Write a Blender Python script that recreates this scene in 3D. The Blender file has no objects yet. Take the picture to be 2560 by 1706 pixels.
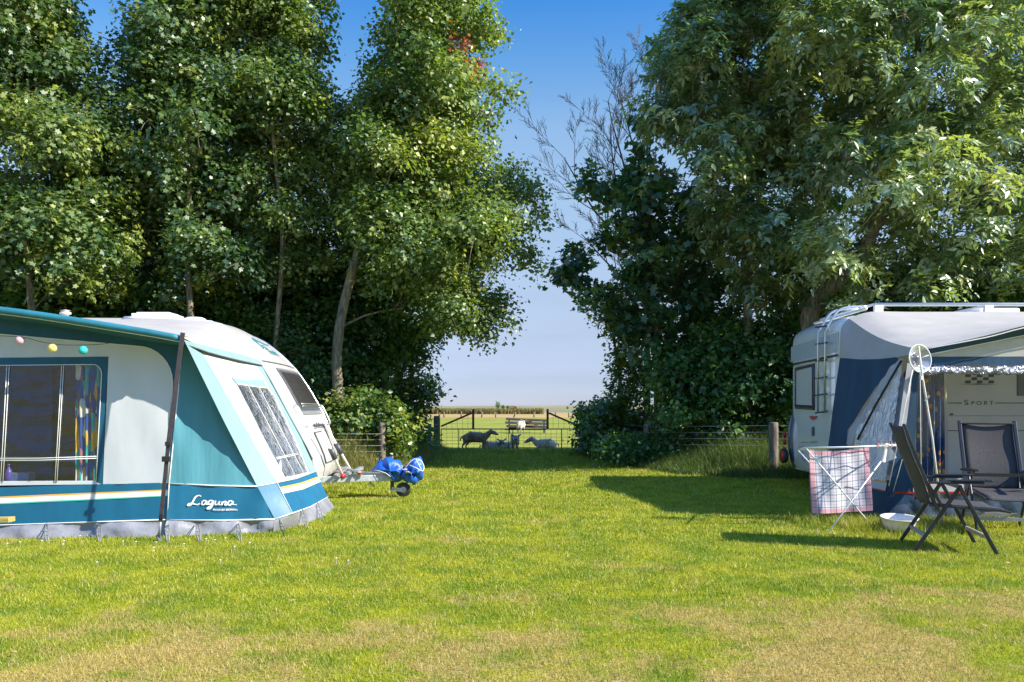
import bpy, bmesh, math, random
import numpy as np
from mathutils import Vector, Matrix
R = math.radians
scene = bpy.context.scene
COL = scene.collection
# ------------------------------------------------------------ camera, world, sun, exposure
F = 1991.1          # focal length in photograph pixels (28 mm on 36 mm, 2560 px wide)
H = 1.25            # eye height
HY = 1017.0         # horizon row
cam_d = bpy.data.cameras.new('camera'); cam = bpy.data.objects.new('camera', cam_d); COL.objects.link(cam)
cam_d.lens = 28; cam_d.sensor_width = 36; cam_d.shift_y = (HY-853)/2560
cam.location = (0, 0, H); cam.rotation_euler = (R(90), 0, 0)
cam_d.clip_start = 0.05; cam_d.clip_end = 9000
scene.camera = cam
SUN_EL, SUN_ROT = 35.0, 110.0
world = bpy.data.worlds.new('World'); scene.world = world; world.use_nodes = True
wn = world.node_tree; wn.nodes.clear()
sky = wn.nodes.new('ShaderNodeTexSky'); sky.sky_type = 'NISHITA'; sky.sun_disc = False
sky.sun_elevation = R(SUN_EL); sky.sun_rotation = R(SUN_ROT); sky.air_density = 1.0; sky.dust_density = 0.0; sky.ozone_density = 5.0
hs = wn.nodes.new('ShaderNodeHueSaturation'); hs.inputs['Saturation'].default_value = 1.12
bg = wn.nodes.new('ShaderNodeBackground'); bg.inputs['Strength'].default_value = 0.15
wo = wn.nodes.new('ShaderNodeOutputWorld')
tn = wn.nodes.new('ShaderNodeMix'); tn.data_type = 'RGBA'; tn.blend_type = 'MULTIPLY'; tn.inputs[0].default_value = 1.0; tn.inputs[7].default_value = (0.94, 0.97, 1.16, 1)
wn.links.new(sky.outputs[0], hs.inputs['Color']); wn.links.new(hs.outputs[0], tn.inputs[6]); 
# sky tint by height: softer horizon, unseen overhead sky brightened to fill shade
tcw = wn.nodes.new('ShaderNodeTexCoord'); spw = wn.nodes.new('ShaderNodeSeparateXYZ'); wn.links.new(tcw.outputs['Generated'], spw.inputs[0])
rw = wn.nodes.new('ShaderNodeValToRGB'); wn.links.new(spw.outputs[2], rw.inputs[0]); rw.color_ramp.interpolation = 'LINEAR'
SKY_TINT = [(0.0, (0.234, 0.257, 0.362)), (0.034, (0.287, 0.272, 0.325)), (0.084, (0.464, 0.34, 0.302)), (0.133, (0.672, 0.434, 0.325)), (0.251, (1.072, 0.672, 0.423)), (0.33, (1.057, 0.732, 0.476)), (0.4, (0.604, 0.649, 0.521)), (0.46, (0.317, 0.559, 0.559)), (0.62, (1.0, 1.2, 1.15))]
for i, (p_, c_) in enumerate(SKY_TINT):
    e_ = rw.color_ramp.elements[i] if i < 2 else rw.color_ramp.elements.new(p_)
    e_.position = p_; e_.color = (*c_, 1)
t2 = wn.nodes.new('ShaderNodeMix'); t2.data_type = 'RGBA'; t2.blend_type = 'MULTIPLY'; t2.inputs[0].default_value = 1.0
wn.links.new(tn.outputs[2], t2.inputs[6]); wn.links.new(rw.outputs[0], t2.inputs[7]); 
mpw = wn.nodes.new('ShaderNodeMapping'); mpw.inputs['Scale'].default_value = (3, 3, 26); wn.links.new(tcw.outputs['Generated'], mpw.inputs[0])
nzw = wn.nodes.new('ShaderNodeTexNoise'); nzw.inputs['Scale'].default_value = 1.6; nzw.inputs['Detail'].default_value = 7; wn.links.new(mpw.outputs[0], nzw.inputs['Vector'])
mrw = wn.nodes.new('ShaderNodeMapRange'); mrw.inputs[1].default_value = 0.45; mrw.inputs[2].default_value = 0.75; mrw.inputs[3].default_value = 0.985; mrw.inputs[4].default_value = 1.05; wn.links.new(nzw.outputs[0], mrw.inputs[0])
hz = wn.nodes.new('ShaderNodeMapRange'); hz.inputs[1].default_value = 0.30; hz.inputs[2].default_value = 0.08; hz.inputs[3].default_value = 0.15; hz.inputs[4].default_value = 1.0; wn.links.new(spw.outputs[2], hz.inputs[0])
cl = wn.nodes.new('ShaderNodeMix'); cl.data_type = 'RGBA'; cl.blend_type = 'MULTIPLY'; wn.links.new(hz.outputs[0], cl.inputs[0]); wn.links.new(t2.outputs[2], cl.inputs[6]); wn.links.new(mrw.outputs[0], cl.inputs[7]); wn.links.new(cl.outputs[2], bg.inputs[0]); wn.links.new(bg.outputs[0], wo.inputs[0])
sd = bpy.data.lights.new('sun', 'SUN'); sd.energy = 4.1; sd.angle = R(0.5); sd.color = (1.0, 0.93, 0.80)
sun = bpy.data.objects.new('sun', sd); COL.objects.link(sun)
sdir = Vector((math.sin(R(SUN_ROT))*math.cos(R(SUN_EL)), math.cos(R(SUN_ROT))*math.cos(R(SUN_EL)), math.sin(R(SUN_EL))))
sun.rotation_euler = (-sdir).to_track_quat('-Z', 'Y').to_euler(); sun.location = (20, -5, 20)
scene.view_settings.view_transform = 'Standard'; scene.view_settings.look = 'None'
scene.view_settings.exposure = 1.36; scene.view_settings.gamma = 1.0
scene.cycles.max_bounces = 7; scene.cycles.transparent_max_bounces = 12; scene.cycles.diffuse_bounces = 4
# ------------------------------------------------------------ helpers
def P(px, py, Y): return Vector(((px-1280)*Y/F, Y, H+(HY-py)*Y/F))
def G(px, py): Y = F*H/(py-HY); return Vector(((px-1280)*Y/F, Y, 0.0))
class Plane:
    def __init__(s, a, b, c):
        s.o = Vector(a); s.n = (Vector(b)-s.o).cross(Vector(c)-s.o).normalized()
        if s.n.dot(Vector((0, 0, H))-s.o) < 0: s.n = -s.n
    def __call__(s, px, py, off=0.0):
        d = Vector(((px-1280)/F, 1.0, (HY-py)/F)); o = Vector((0, 0, H))
        t = (s.o-o).dot(s.n)/d.dot(s.n)
        return o+d*t+s.n*off
def tag(o, label=None, cat=None, group=None, kind=None):
    if label: o['label'] = label
    if cat: o['category'] = cat
    if group: o['group'] = group
    if kind: o['kind'] = kind
    return o
def empty(name, loc, label, cat, group=None, rz=0):
    o = bpy.data.objects.new(name, None); COL.objects.link(o); o.empty_display_size = 0.2
    o.location = loc; o.rotation_euler = (0, 0, rz)
    return tag(o, label, cat, group)
def root_loc(p):
    while p.parent: p = p.parent
    return Vector(p.location)
def link(name, me, parent=None, mats=()):
    o = bpy.data.objects.new(name, me); COL.objects.link(o)
    for m in mats: me.materials.append(m)
    if parent: o.parent = parent
    return o
def copy_tree(o, parent=None):
    c = o.copy(); COL.objects.link(c)
    if parent: c.parent = parent
    for ch in [k for k in o.children]: copy_tree(ch, c)
    return c
class MB:
    def __init__(s): s.v = []; s.f = []; s.m = []; s.s = []
    def add(s, vs, fs, mi=0, smooth=False):
        b = len(s.v); s.v += [tuple(v) for v in vs]
        for f in fs: s.f.append([b+i for i in f]); s.m.append(mi); s.s.append(smooth)
        return s
    def box(s, c, size, rot=None, mi=0):
        x, y, z = [k/2 for k in size]; M = rot if rot is not None else Matrix.Identity(3)
        vs = [Vector(c)+M@Vector((i*x, j*y, k*z)) for i in (-1, 1) for j in (-1, 1) for k in (-1, 1)]
        return s.add(vs, [(0, 1, 3, 2), (4, 6, 7, 5), (0, 4, 5, 1), (2, 3, 7, 6), (0, 2, 6, 4), (1, 5, 7, 3)], mi)
    def bar(s, a, b, w, h, mi=0, up=(0, 0, 1)):
        a = Vector(a); b = Vector(b); d = (b-a); L = d.length; d.normalize(); u = Vector(up)
        if abs(d.dot(u)) > 0.98: u = Vector((0, 1, 0))
        sd_ = d.cross(u).normalized(); u = sd_.cross(d)
        M = Matrix((d, sd_, u)).transposed()
        return s.box((a+b)/2, (L, w, h), M, mi)
    def tube(s, pts, r, n=8, mi=0, caps=True):
        pts = [Vector(p) for p in pts]; N = len(pts)
        rr = r if isinstance(r, (list, tuple)) else [r]*N
        vs = []; prev = None
        for i, p in enumerate(pts):
            t = (pts[min(i+1, N-1)]-pts[max(i-1, 0)])
            if t.length < 1e-9: t = Vector((0, 0, 1))
            t.normalize()
            if prev is None:
                u = Vector((0, 0, 1)) if abs(t.z) < 0.9 else Vector((1, 0, 0)); a = t.cross(u).normalized()
            else:
                a = (prev-t*prev.dot(t)); a = a.normalized() if a.length > 1e-6 else t.orthogonal().normalized()
            prev = a; b = t.cross(a)
            for k in range(n):
                q = 2*math.pi*k/n; vs.append(p+(a*math.cos(q)+b*math.sin(q))*rr[i])
        fs = [(i*n+k, i*n+(k+1) % n, (i+1)*n+(k+1) % n, (i+1)*n+k) for i in range(N-1) for k in range(n)]
        if caps: fs += [tuple(range(n-1, -1, -1)), tuple((N-1)*n+k for k in range(n))]
        return s.add(vs, fs, mi, True)
    def lathe(s, prof, c, M=None, n=24, mi=0):
        M = M or Matrix.Identity(3); c = Vector(c); vs = []
        for r_, z in prof:
            for k in range(n):
                q = 2*math.pi*k/n; vs.append(c+M@Vector((r_*math.cos(q), r_*math.sin(q), z)))
        fs = [(i*n+k, i*n+(k+1) % n, (i+1)*n+(k+1) % n, (i+1)*n+k) for i in range(len(prof)-1) for k in range(n)]
        return s.add(vs, fs, mi, True)
    def grid(s, rows, mi=0, smooth=True, flip=False):
        n = len(rows[0]); vs = [p for r_ in rows for p in r_]
        fs = [(i*n+k, i*n+k+1, (i+1)*n+k+1, (i+1)*n+k) for i in range(len(rows)-1) for k in range(n-1)]
        if flip: fs = [f[::-1] for f in fs]
        return s.add(vs, fs, mi, smooth)
    def sphere(s, c, r, sc=(1, 1, 1), n=12, m=8, mi=0):
        c = Vector(c); rows = []
        for i in range(m+1):
            t = math.pi*i/m
            rows.append([c+Vector((r*sc[0]*math.sin(t)*math.cos(2*math.pi*k/n), r*sc[1]*math.sin(t)*math.sin(2*math.pi*k/n), r*sc[2]*math.cos(t))) for k in range(n+1)])
        return s.grid(rows, mi)
    def sheet(s, poly, mp, off=0.0, step=24, mi=0, disp=None):
        """polygon in the wall's own drawing plane, cut into a fine net and laid on the wall"""
        bm = bmesh.new(); f = bm.faces.new([bm.verts.new((x, y, 0)) for x, y in poly])
        xs = [p[0] for p in poly]; ys = [p[1] for p in poly]
        for ax, lo, hi in ((0, min(xs), max(xs)), (1, min(ys), max(ys))):
            t = math.floor(lo/step)*step+step
            while t < hi-1e-3:
                co = [0, 0, 0]; co[ax] = t; no = [0, 0, 0]; no[ax] = 1
                bmesh.ops.bisect_plane(bm, geom=bm.verts[:]+bm.edges[:]+bm.faces[:], plane_co=co, plane_no=no, dist=1e-4)
                t += step
        bmesh.ops.triangulate(bm, faces=[f for f in bm.faces if len(f.verts) > 4])
        bm.verts.index_update()
        vs = [mp(v.co.x, v.co.y, off+(disp(v.co.x, v.co.y) if disp else 0)) for v in bm.verts]
        fs = [[v.index for v in f.verts] for f in bm.faces]
        bm.free(); return s.add(vs, fs, mi, True)
    def build(s, name, mats, parent=None, local=False, bevel=0):
        o = Vector((0, 0, 0)) if (parent is None or local) else root_loc(parent)
        me = bpy.data.meshes.new(name)
        me.from_pydata([(v[0]-o.x, v[1]-o.y, v[2]-o.z) for v in s.v], [], s.f)
        if not isinstance(mats, (list, tuple)): mats = [mats]
        ob = link(name, me, parent, mats)
        me.polygons.foreach_set('material_index', s.m); me.polygons.foreach_set('use_smooth', s.s); me.update()
        if bevel:
            b = ob.modifiers.new('bevel', 'BEVEL'); b.width = bevel; b.segments = 2; b.limit_method = 'ANGLE'
        return ob
def np_mesh(name, V, Fc, mats, parent=None, attrs=None, smooth=False):
    """V (n,3), Fc (m,k) arrays"""
    o = np.array(root_loc(parent)) if parent else np.zeros(3)
    V = (V-o).astype(np.float32); m, k = Fc.shape
    me = bpy.data.meshes.new(name)
    me.vertices.add(len(V)); me.vertices.foreach_set('co', V.ravel())
    me.loops.add(m*k); me.loops.foreach_set('vertex_index', Fc.astype(np.int32).ravel())
    me.polygons.add(m); me.polygons.foreach_set('loop_start', np.arange(0, m*k, k, dtype=np.int32))
    me.polygons.foreach_set('loop_total', np.full(m, k, dtype=np.int32))
    if smooth: me.polygons.foreach_set('use_smooth', np.ones(m, dtype=bool))
    for an, av in (attrs or {}).items():
        a = me.attributes.new(an, 'FLOAT', 'POINT'); a.data.foreach_set('value', av.astype(np.float32))
    me.update(calc_edges=True); me.validate()
    return link(name, me, parent, mats if isinstance(mats, (list, tuple)) else [mats])
def lerp(a, b, t): return a+(b-a)*t
def resample(pts, n):
    pts = [Vector(p) for p in pts]; L = [0]
    for i in range(1, len(pts)): L.append(L[-1]+(pts[i]-pts[i-1]).length)
    out = []
    for k in range(n):
        t = L[-1]*k/(n-1); i = 1
        while i < len(pts)-1 and L[i] < t: i += 1
        u = (t-L[i-1])/max(1e-9, L[i]-L[i-1]); out.append(pts[i-1].lerp(pts[i], min(1, max(0, u))))
    return out
def smooth_curve(pts, n=6):
    pts = [Vector(p) for p in pts]; q = [pts[0]*2-pts[1]]+pts+[pts[-1]*2-pts[-2]]; out = []
    for i in range(1, len(q)-2):
        for k in range(n):
            t = k/n; a, b, c, d = q[i-1], q[i], q[i+1], q[i+2]
            out.append(0.5*((2*b)+(c-a)*t+(2*a-5*b+4*c-d)*t*t+(3*b-a-3*c+d)*t**3))
    out.append(pts[-1]); return out
# ------------------------------------------------------------ materials
def mat(name, col, rough=0.6, metal=0.0, var=0.12, scale=8.0, bump=0.0, bscale=30.0, coat=0.0, stretch=None, spec=0.5, trans=0.0, alpha=1.0, sss=0.0, dirt=None):
    m = bpy.data.materials.new(name); m.use_nodes = True; nt = m.node_tree; N = nt.nodes; L = nt.links
    b = N['Principled BSDF']; b.inputs['Roughness'].default_value = rough; b.inputs['Metallic'].default_value = metal
    b.inputs['Specular IOR Level'].default_value = spec; b.inputs['Coat Weight'].default_value = coat
    tc = N.new('ShaderNodeTexCoord'); mp = N.new('ShaderNodeMapping'); L.new(tc.outputs['Object'], mp.inputs[0])
    if stretch: mp.inputs['Scale'].default_value = stretch
    nz = N.new('ShaderNodeTexNoise'); nz.inputs['Scale'].default_value = scale; nz.inputs['Detail'].default_value = 6; L.new(mp.outputs[0], nz.inputs['Vector'])
    cr = N.new('ShaderNodeValToRGB'); L.new(nz.outputs[0], cr.inputs[0])
    c = Vector(col); lo = c*(1-var*1.6); hi = c*(1+var)
    cr.color_ramp.elements[0].position = 0.3; cr.color_ramp.elements[1].position = 0.72
    cr.color_ramp.elements[0].color = (*[max(0, k) for k in lo], 1); cr.color_ramp.elements[1].color = (*[min(1, k) for k in hi], 1)
    out = cr.outputs[0]
    if dirt:
        n2 = N.new('ShaderNodeTexNoise'); n2.inputs['Scale'].default_value = 2.3; n2.inputs['Detail'].default_value = 9; n2.inputs['Roughness'].default_value = 0.7
        L.new(tc.outputs['Object'], n2.inputs['Vector'])
        mr = N.new('ShaderNodeMapRange'); mr.inputs[1].default_value = 0.52; mr.inputs[2].default_value = 0.8; mr.inputs[3].default_value = 0; mr.inputs[4].default_value = dirt[1]
        L.new(n2.outputs[0], mr.inputs[0]); mx = N.new('ShaderNodeMix'); mx.data_type = 'RGBA'
        L.new(mr.outputs[0], mx.inputs[0]); L.new(out, mx.inputs[6]); mx.inputs[7].default_value = (*dirt[0], 1); out = mx.outputs[2]
    L.new(out, b.inputs['Base Color'])
    if bump:
        n3 = N.new('ShaderNodeTexNoise'); n3.inputs['Scale'].default_value = bscale; n3.inputs['Detail'].default_value = 4; L.new(mp.outputs[0], n3.inputs['Vector'])
        bp = N.new('ShaderNodeBump'); bp.inputs['Strength'].default_value = bump; bp.inputs['Distance'].default_value = 0.02
        L.new(n3.outputs[0], bp.inputs['Height']); L.new(bp.outputs[0], b.inputs['Normal'])
    if trans:
        tr = N.new('ShaderNodeBsdfTranslucent'); L.new(out, tr.inputs[0]); ms = N.new('ShaderNodeMixShader'); ms.inputs[0].default_value = trans
        L.new(b.outputs[0], ms.inputs[1]); L.new(tr.outputs[0], ms.inputs[2]); L.new(ms.outputs[0], N['Material Output'].inputs[0])
    return m
def leafmat(name, dark, light, yel, rough=0.42, trans=0.35, spec=0.5, coat=0.35):
    m = bpy.data.materials.new(name); m.use_nodes = True; nt = m.node_tree; N = nt.nodes; L = nt.links
    b = N['Principled BSDF']; b.inputs['Roughness'].default_value = rough; b.inputs['Specular IOR Level'].default_value = spec; b.inputs['Coat Weight'].default_value = coat; b.inputs['Coat Roughness'].default_value = 0.36; b.inputs['Coat IOR'].default_value = 1.6
    at = N.new('ShaderNodeAttribute'); at.attribute_name = 'tint'
    cr = N.new('ShaderNodeValToRGB'); L.new(at.outputs['Fac'], cr.inputs[0]); e = cr.color_ramp.elements
    e[0].color = (*dark, 1); e[0].position = 0.0; e[1].color = (*yel, 1); e[1].position = 1.0
    k = e.new(0.6); k.color = (*light, 1)
    L.new(cr.outputs[0], b.inputs['Base Color'])
    tr = N.new('ShaderNodeBsdfTranslucent'); mx = N.new('ShaderNodeMix'); mx.data_type = 'RGBA'; mx.blend_type = 'MULTIPLY'; mx.inputs[0].default_value = 1
    L.new(cr.outputs[0], mx.inputs[6]); mx.inputs[7].default_value = (1.9, 1.9, 0.7, 1); L.new(mx.outputs[2], tr.inputs[0])
    ms = N.new('ShaderNodeMixShader'); ms.inputs[0].default_value = trans
    L.new(b.outputs[0], ms.inputs[1]); L.new(tr.outputs[0], ms.inputs[2]); L.new(ms.outputs[0], N['Material Output'].inputs[0])
    return m
def pvc(name, tint, gl=0.35, bump=0.6, bscale=9, stretch=(1, 1, 1), rough=0.12, opq=0.0):
    m = bpy.data.materials.new(name); m.use_nodes = True; nt = m.node_tree; N = nt.nodes; L = nt.links
    b = N['Principled BSDF']; b.inputs['Base Color'].default_value = (*[k*0.9 for k in tint], 1); b.inputs['Roughness'].default_value = rough
    b.inputs['Specular IOR Level'].default_value = 1.0
    tr = N.new('ShaderNodeBsdfTransparent'); tr.inputs[0].default_value = (*tint, 1)
    g = N.new('ShaderNodeBsdfGlossy'); g.inputs['Roughness'].default_value = rough
    tc = N.new('ShaderNodeTexCoord'); mp = N.new('ShaderNodeMapping'); mp.inputs['Scale'].default_value = stretch; L.new(tc.outputs['Object'], mp.inputs[0])
    n3 = N.new('ShaderNodeTexNoise'); n3.inputs['Scale'].default_value = bscale; n3.inputs['Detail'].default_value = 3; n3.inputs['Distortion'].default_value = 1.2; L.new(mp.outputs[0], n3.inputs['Vector'])
    bp = N.new('ShaderNodeBump'); bp.inputs['Strength'].default_value = bump; bp.inputs['Distance'].default_value = 0.06
    L.new(n3.outputs[0], bp.inputs['Height']); L.new(bp.outputs[0], g.inputs['Normal']); L.new(bp.outputs[0], b.inputs['Normal'])
    fr = N.new('ShaderNodeFresnel'); fr.inputs[0].default_value = 1.5; L.new(bp.outputs[0], fr.inputs['Normal'])
    ad = N.new('ShaderNodeMath'); ad.operation = 'MULTIPLY_ADD'; ad.inputs[1].default_value = 1.0; ad.inputs[2].default_value = gl; ad.use_clamp = True; L.new(fr.outputs[0], ad.inputs[0])
    m1 = N.new('ShaderNodeMixShader'); L.new(ad.outputs[0], m1.inputs[0]); L.new(tr.outputs[0], m1.inputs[1]); L.new(g.outputs[0], m1.inputs[2])
    m2 = N.new('ShaderNodeMixShader'); m2.inputs[0].default_value = opq; L.new(m1.outputs[0], m2.inputs[1]); L.new(b.outputs[0], m2.inputs[2])
    L.new(m2.outputs[0], N['Material Output'].inputs[0]); return m
def nmath(N, L, op, a, b=None):
    n = N.new('ShaderNodeMath'); n.operation = op
    for i, v in enumerate((a, b)):
        if v is None: continue
        if isinstance(v, (int, float)): n.inputs[i].default_value = v
        else: L.new(v, n.inputs[i])
    return n.outputs[0]
def mixc(N, L, f, a, b):
    n = N.new('ShaderNodeMix'); n.data_type = 'RGBA'
    for i, v in ((0, f), (6, a), (7, b)):
        if isinstance(v, (int, float)): n.inputs[i].default_value = v
        elif isinstance(v, tuple): n.inputs[i].default_value = (*v, 1)
        else: L.new(v, n.inputs[i])
    return n.outputs[2]
# ------------------------------------------------------------ ground, lawn, field
def grass_colour(N, L, far=False):
    g = N.new('ShaderNodeNewGeometry'); sp = N.new('ShaderNodeSeparateXYZ'); L.new(g.outputs['Position'], sp.inputs[0])
    cb = N.new('ShaderNodeCombineXYZ'); L.new(sp.outputs[0], cb.inputs[0]); L.new(sp.outputs[1], cb.inputs[1])
    def noise(s, d=5, r=0.6, st=None):
        n = N.new('ShaderNodeTexNoise'); n.inputs['Scale'].default_value = s; n.inputs['Detail'].default_value = d; n.inputs['Roughness'].default_value = r
        if st:
            mp = N.new('ShaderNodeMapping'); mp.inputs['Scale'].default_value = st; L.new(cb.outputs[0], mp.inputs[0]); L.new(mp.outputs[0], n.inputs['Vector'])
        else: L.new(cb.outputs[0], n.inputs['Vector'])
        return n.outputs[0]
    def ramp(v, lo, hi, a=0.0, b=1.0):
        n = N.new('ShaderNodeMapRange'); n.interpolation_type = 'SMOOTHSTEP'; L.new(v, n.inputs[0])
        for i, k in ((1, lo), (2, hi), (3, a), (4, b)): n.inputs[i].default_value = k
        return n.outputs[0]
    base = mixc(N, L, ramp(noise(2.1, 8, 0.72), 0.36, 0.66), (0.155, 0.24, 0.005), (0.41, 0.405, 0.014))
    base = mixc(N, L, ramp(noise(6.5, 6, 0.75, (0.8, 1.4, 1)), 0.50, 0.68, 0, 0.7), base, (0.45, 0.41, 0.035))
    base = mixc(N, L, ramp(noise(4.1, 6, 0.7), 0.56, 0.70, 0, 0.55), base, (0.065, 0.175, 0.006))
    # dry, trodden turf: more of it towards the open foreground
    yy = ramp(sp.outputs[1], 3.6, 6.6, 1.0, 0.0)
    dn = nmath(N, L, 'ADD', noise(0.9, 6, 0.66), nmath(N, L, 'MULTIPLY', yy, 0.15))
    dn = nmath(N, L, 'ADD', dn, nmath(N, L, 'MULTIPLY', nmath(N, L, 'SUBTRACT', noise(9, 5, 0.75), 0.5), 0.42))
    dn = nmath(N, L, 'ADD', dn, nmath(N, L, 'MULTIPLY', ramp(sp.outputs[0], -0.5, 2.2), nmath(N, L, 'MULTIPLY', yy, 0.06)))
    base = mixc(N, L, ramp(dn, 0.56, 0.74, 0, 0.85), base, (0.54, 0.37, 0.13))
    return base, noise, ramp, sp
def ground_mat(name):
    m = bpy.data.materials.new(name); m.use_nodes = True; N = m.node_tree.nodes; L = m.node_tree.links
    b = N['Principled BSDF']; b.inputs['Roughness'].default_value = 0.9; b.inputs['Specular IOR Level'].default_value = 0.1
    base, noise, ramp, sp = grass_colour(N, L)
    fine = noise(60, 3, 0.7)
    L.new(mixc(N, L, ramp(fine, 0.35, 0.65, 0, 0.45), base, (0.05, 0.075, 0.008)), b.inputs['Base Color'])
    bp = N.new('ShaderNodeBump'); bp.inputs['Strength'].default_value = 0.8; bp.inputs['Distance'].default_value = 0.03; L.new(noise(45, 4, 0.7), bp.inputs['Height']); L.new(bp.outputs[0], b.inputs['Normal'])
    return m
def blade_mat(name):
    m = bpy.data.materials.new(name); m.use_nodes = True; N = m.node_tree.nodes; L = m.node_tree.links
    b = N['Principled BSDF']; b.inputs['Roughness'].default_value = 0.5; b.inputs['Specular IOR Level'].default_value = 0.35
    base, noise, ramp, sp = grass_colour(N, L)
    at = N.new('ShaderNodeAttribute'); at.attribute_name = 'tint'
    c = mixc(N, L, ramp(at.outputs['Fac'], 0.0, 1.0, 0, 0.4), base, (0.38, 0.40, 0.08))
    c = mixc(N, L, ramp(at.outputs['Fac'], 0.35, 0.0, 0, 0.5), c, (0.06, 0.14, 0.008))
    c = mixc(N, L, ramp(at.outputs['Fac'], 0.90, 0.93, 0, 0.7), c, (0.62, 0.50, 0.22))
    L.new(c, b.inputs['Base Color'])
    tr = N.new('ShaderNodeBsdfTranslucent'); L.new(c, tr.inputs[0]); ms = N.new('ShaderNodeMixShader'); ms.inputs[0].default_value = 0.35
    L.new(b.outputs[0], ms.inputs[1]); L.new(tr.outputs[0], ms.inputs[2]); L.new(ms.outputs[0], N['Material Output'].inputs[0])
    return m
def slab(name, x0, x1, y0, y1, z, m):
    o = MB().add([(x0, y0, z), (x1, y0, z), (x1, y1, z), (x0, y1, z)], [(0, 1, 2, 3)]).build(name, m); return tag(o, kind='structure')
M_lawn = ground_mat('lawn_turf'); M_blade = blade_mat('grass_blade')
M_past = mat('pasture_grass', (0.25, 0.265, 0.04), 0.9, var=0.28, scale=0.7, stretch=(0.5, 1.6, 1), spec=0.1, bump=0.6, bscale=20, dirt=((0.36, 0.30, 0.09), 0.8))
M_dry = mat('dry_stubble', (0.40, 0.27, 0.115), 0.95, var=0.15, scale=0.06, stretch=(0.3, 1.5, 1), spec=0.05)
M_farf = mat('far_fields', (0.27, 0.22, 0.12), 0.95, var=0.3, scale=0.004, stretch=(0.3, 2.5, 1), spec=0.05)
M_farg = mat('far_meadow', (0.17, 0.22, 0.09), 0.95, var=0.15, scale=0.02, stretch=(0.3, 1.5, 1), spec=0.05)
slab('ground', -4000, 4000, -60, 5000, -0.03, M_farf)
slab('lawn', -40, 40, -12, 22.6, 0.0, M_lawn)
slab('pasture', -160, 160, 22.6, 88, -0.004, M_past)
slab('stubble_field', -260, 260, 88, 150, -0.012, M_dry)
slab('meadow', 14, 300, 105, 330, -0.006, M_farg)
M_dike = mat('dike_grass', (0.24, 0.23, 0.13), 0.95, var=0.2, scale=0.01, spec=0.05)
dk = MB(); dk.grid([[(x, 1500, -0.03), (x, 1530, 3.0+0.9*math.sin(x*0.003)+0.3*math.sin(x*0.017)), (x, 1560, -0.03)] for x in range(-2400, 2401, 40)], flip=True)
tag(dk.build('dike', M_dike), kind='structure')
rng = np.random.default_rng(7)
def blades(name, X, Y, hgt, wid, lean, m, tint, parent=None, segs=1, z0=None):
    n = len(X); a = rng.uniform(0, 2*np.pi, n); la = rng.uniform(0, 2*np.pi, n)
    sx, sy = np.cos(a)*wid/2, np.sin(a)*wid/2; dx, dy = np.cos(la)*lean*hgt, np.sin(la)*lean*hgt
    z0 = np.zeros(n) if z0 is None else z0
    if segs == 1:
        V = np.stack([np.stack([X-sx, Y-sy, z0], 1), np.stack([X+sx, Y+sy, z0], 1), np.stack([X+dx, Y+dy, z0+hgt], 1)], 1).reshape(-1, 3)
        Fc = np.arange(3*n).reshape(n, 3)
        return np_mesh(name, V, Fc, m, parent, {'tint': np.repeat(tint, 3)})
    rows = []; K = segs+1
    for k in range(K):
        t = k/segs; w = 1-t*0.9; bend = t*t
        zz = z0+hgt*(t-0.25*lean*t*t*1.2)
        rows.append(np.stack([X-sx*w+dx*bend, Y-sy*w+dy*bend, zz], 1)); rows.append(np.stack([X+sx*w+dx*bend, Y+sy*w+dy*bend, zz], 1))
    V = np.stack(rows, 1).reshape(-1, 3); b = (np.arange(n)*2*K)[:, None]
    Fc = np.concatenate([b+np.array([2*k, 2*k+1, 2*k+3, 2*k+2]) for k in range(segs)], 0)
    return np_mesh(name, V, Fc, m, parent, {'tint': np.repeat(tint, 2*K)})
# short mown turf: denser towards the viewer, over the whole lawn up to the gate
parts = []
for (y0, y1, dens, hh, ww) in ((2.6, 5.0, 9000, 0.019, 0.0034), (5.0, 7.5, 5000, 0.022, 0.0048), (7.5, 11, 2300, 0.026, 0.0075), (11, 16, 900, 0.032, 0.012), (16, 22.6, 420, 0.045, 0.018)):
    xm = 0.80*y1+0.5; n = int(dens*2*xm*(y1-y0)); x = rng.uniform(-xm, xm, n); y = rng.uniform(y0, y1, n)
    k = np.abs(x) < 0.80*y+0.8; x, y = x[k], y[k]; parts.append((x, y, rng.uniform(0.5, 1.45, len(x))*hh, rng.uniform(0.7, 1.3, len(x))*ww))
X, Y_, HH, WW = [np.concatenate([p[i] for p in parts]) for i in range(4)]
clump = 0.5+0.5*np.sin(X*5.1+1.3*np.sin(Y_*3.7))*np.sin(Y_*6.3+1.7*np.sin(X*4.1))
HH = HH*(0.75+0.6*clump)
print('blades', len(X))
tag(blades('lawn_grass', X, Y_, HH, WW, 0.55, M_blade, rng.uniform(0, 1, len(X))), kind='stuff', label='short mown lawn grass with dry straw patches', cat='grass')

# fallen dry leaves and stalks lying on the turf
rl = np.random.default_rng(21); n = 90; ly = 3.4+11*rl.random(n)**1.4; lx = rl.uniform(-0.66, 0.66, n)*ly; la = rl.uniform(0, 6.28, n); lr = rl.uniform(.006, .013, n)
V = np.stack([np.stack([lx+np.cos(la+k*1.5708)*lr*(1 if k % 2 else 1.9), ly+np.sin(la+k*1.5708)*lr*(1 if k % 2 else 1.9), .024+.008*rl.random(n)], 1) for k in range(4)], 1).reshape(-1, 3)
tag(np_mesh('fallen_leaves', V, np.arange(4*n).reshape(n, 4), mat('dry_leaf', (.42, .27, .12), .8, var=.5, scale=2)), kind='stuff', label='small dry brown leaves scattered over the lawn', cat='leaves')
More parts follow.
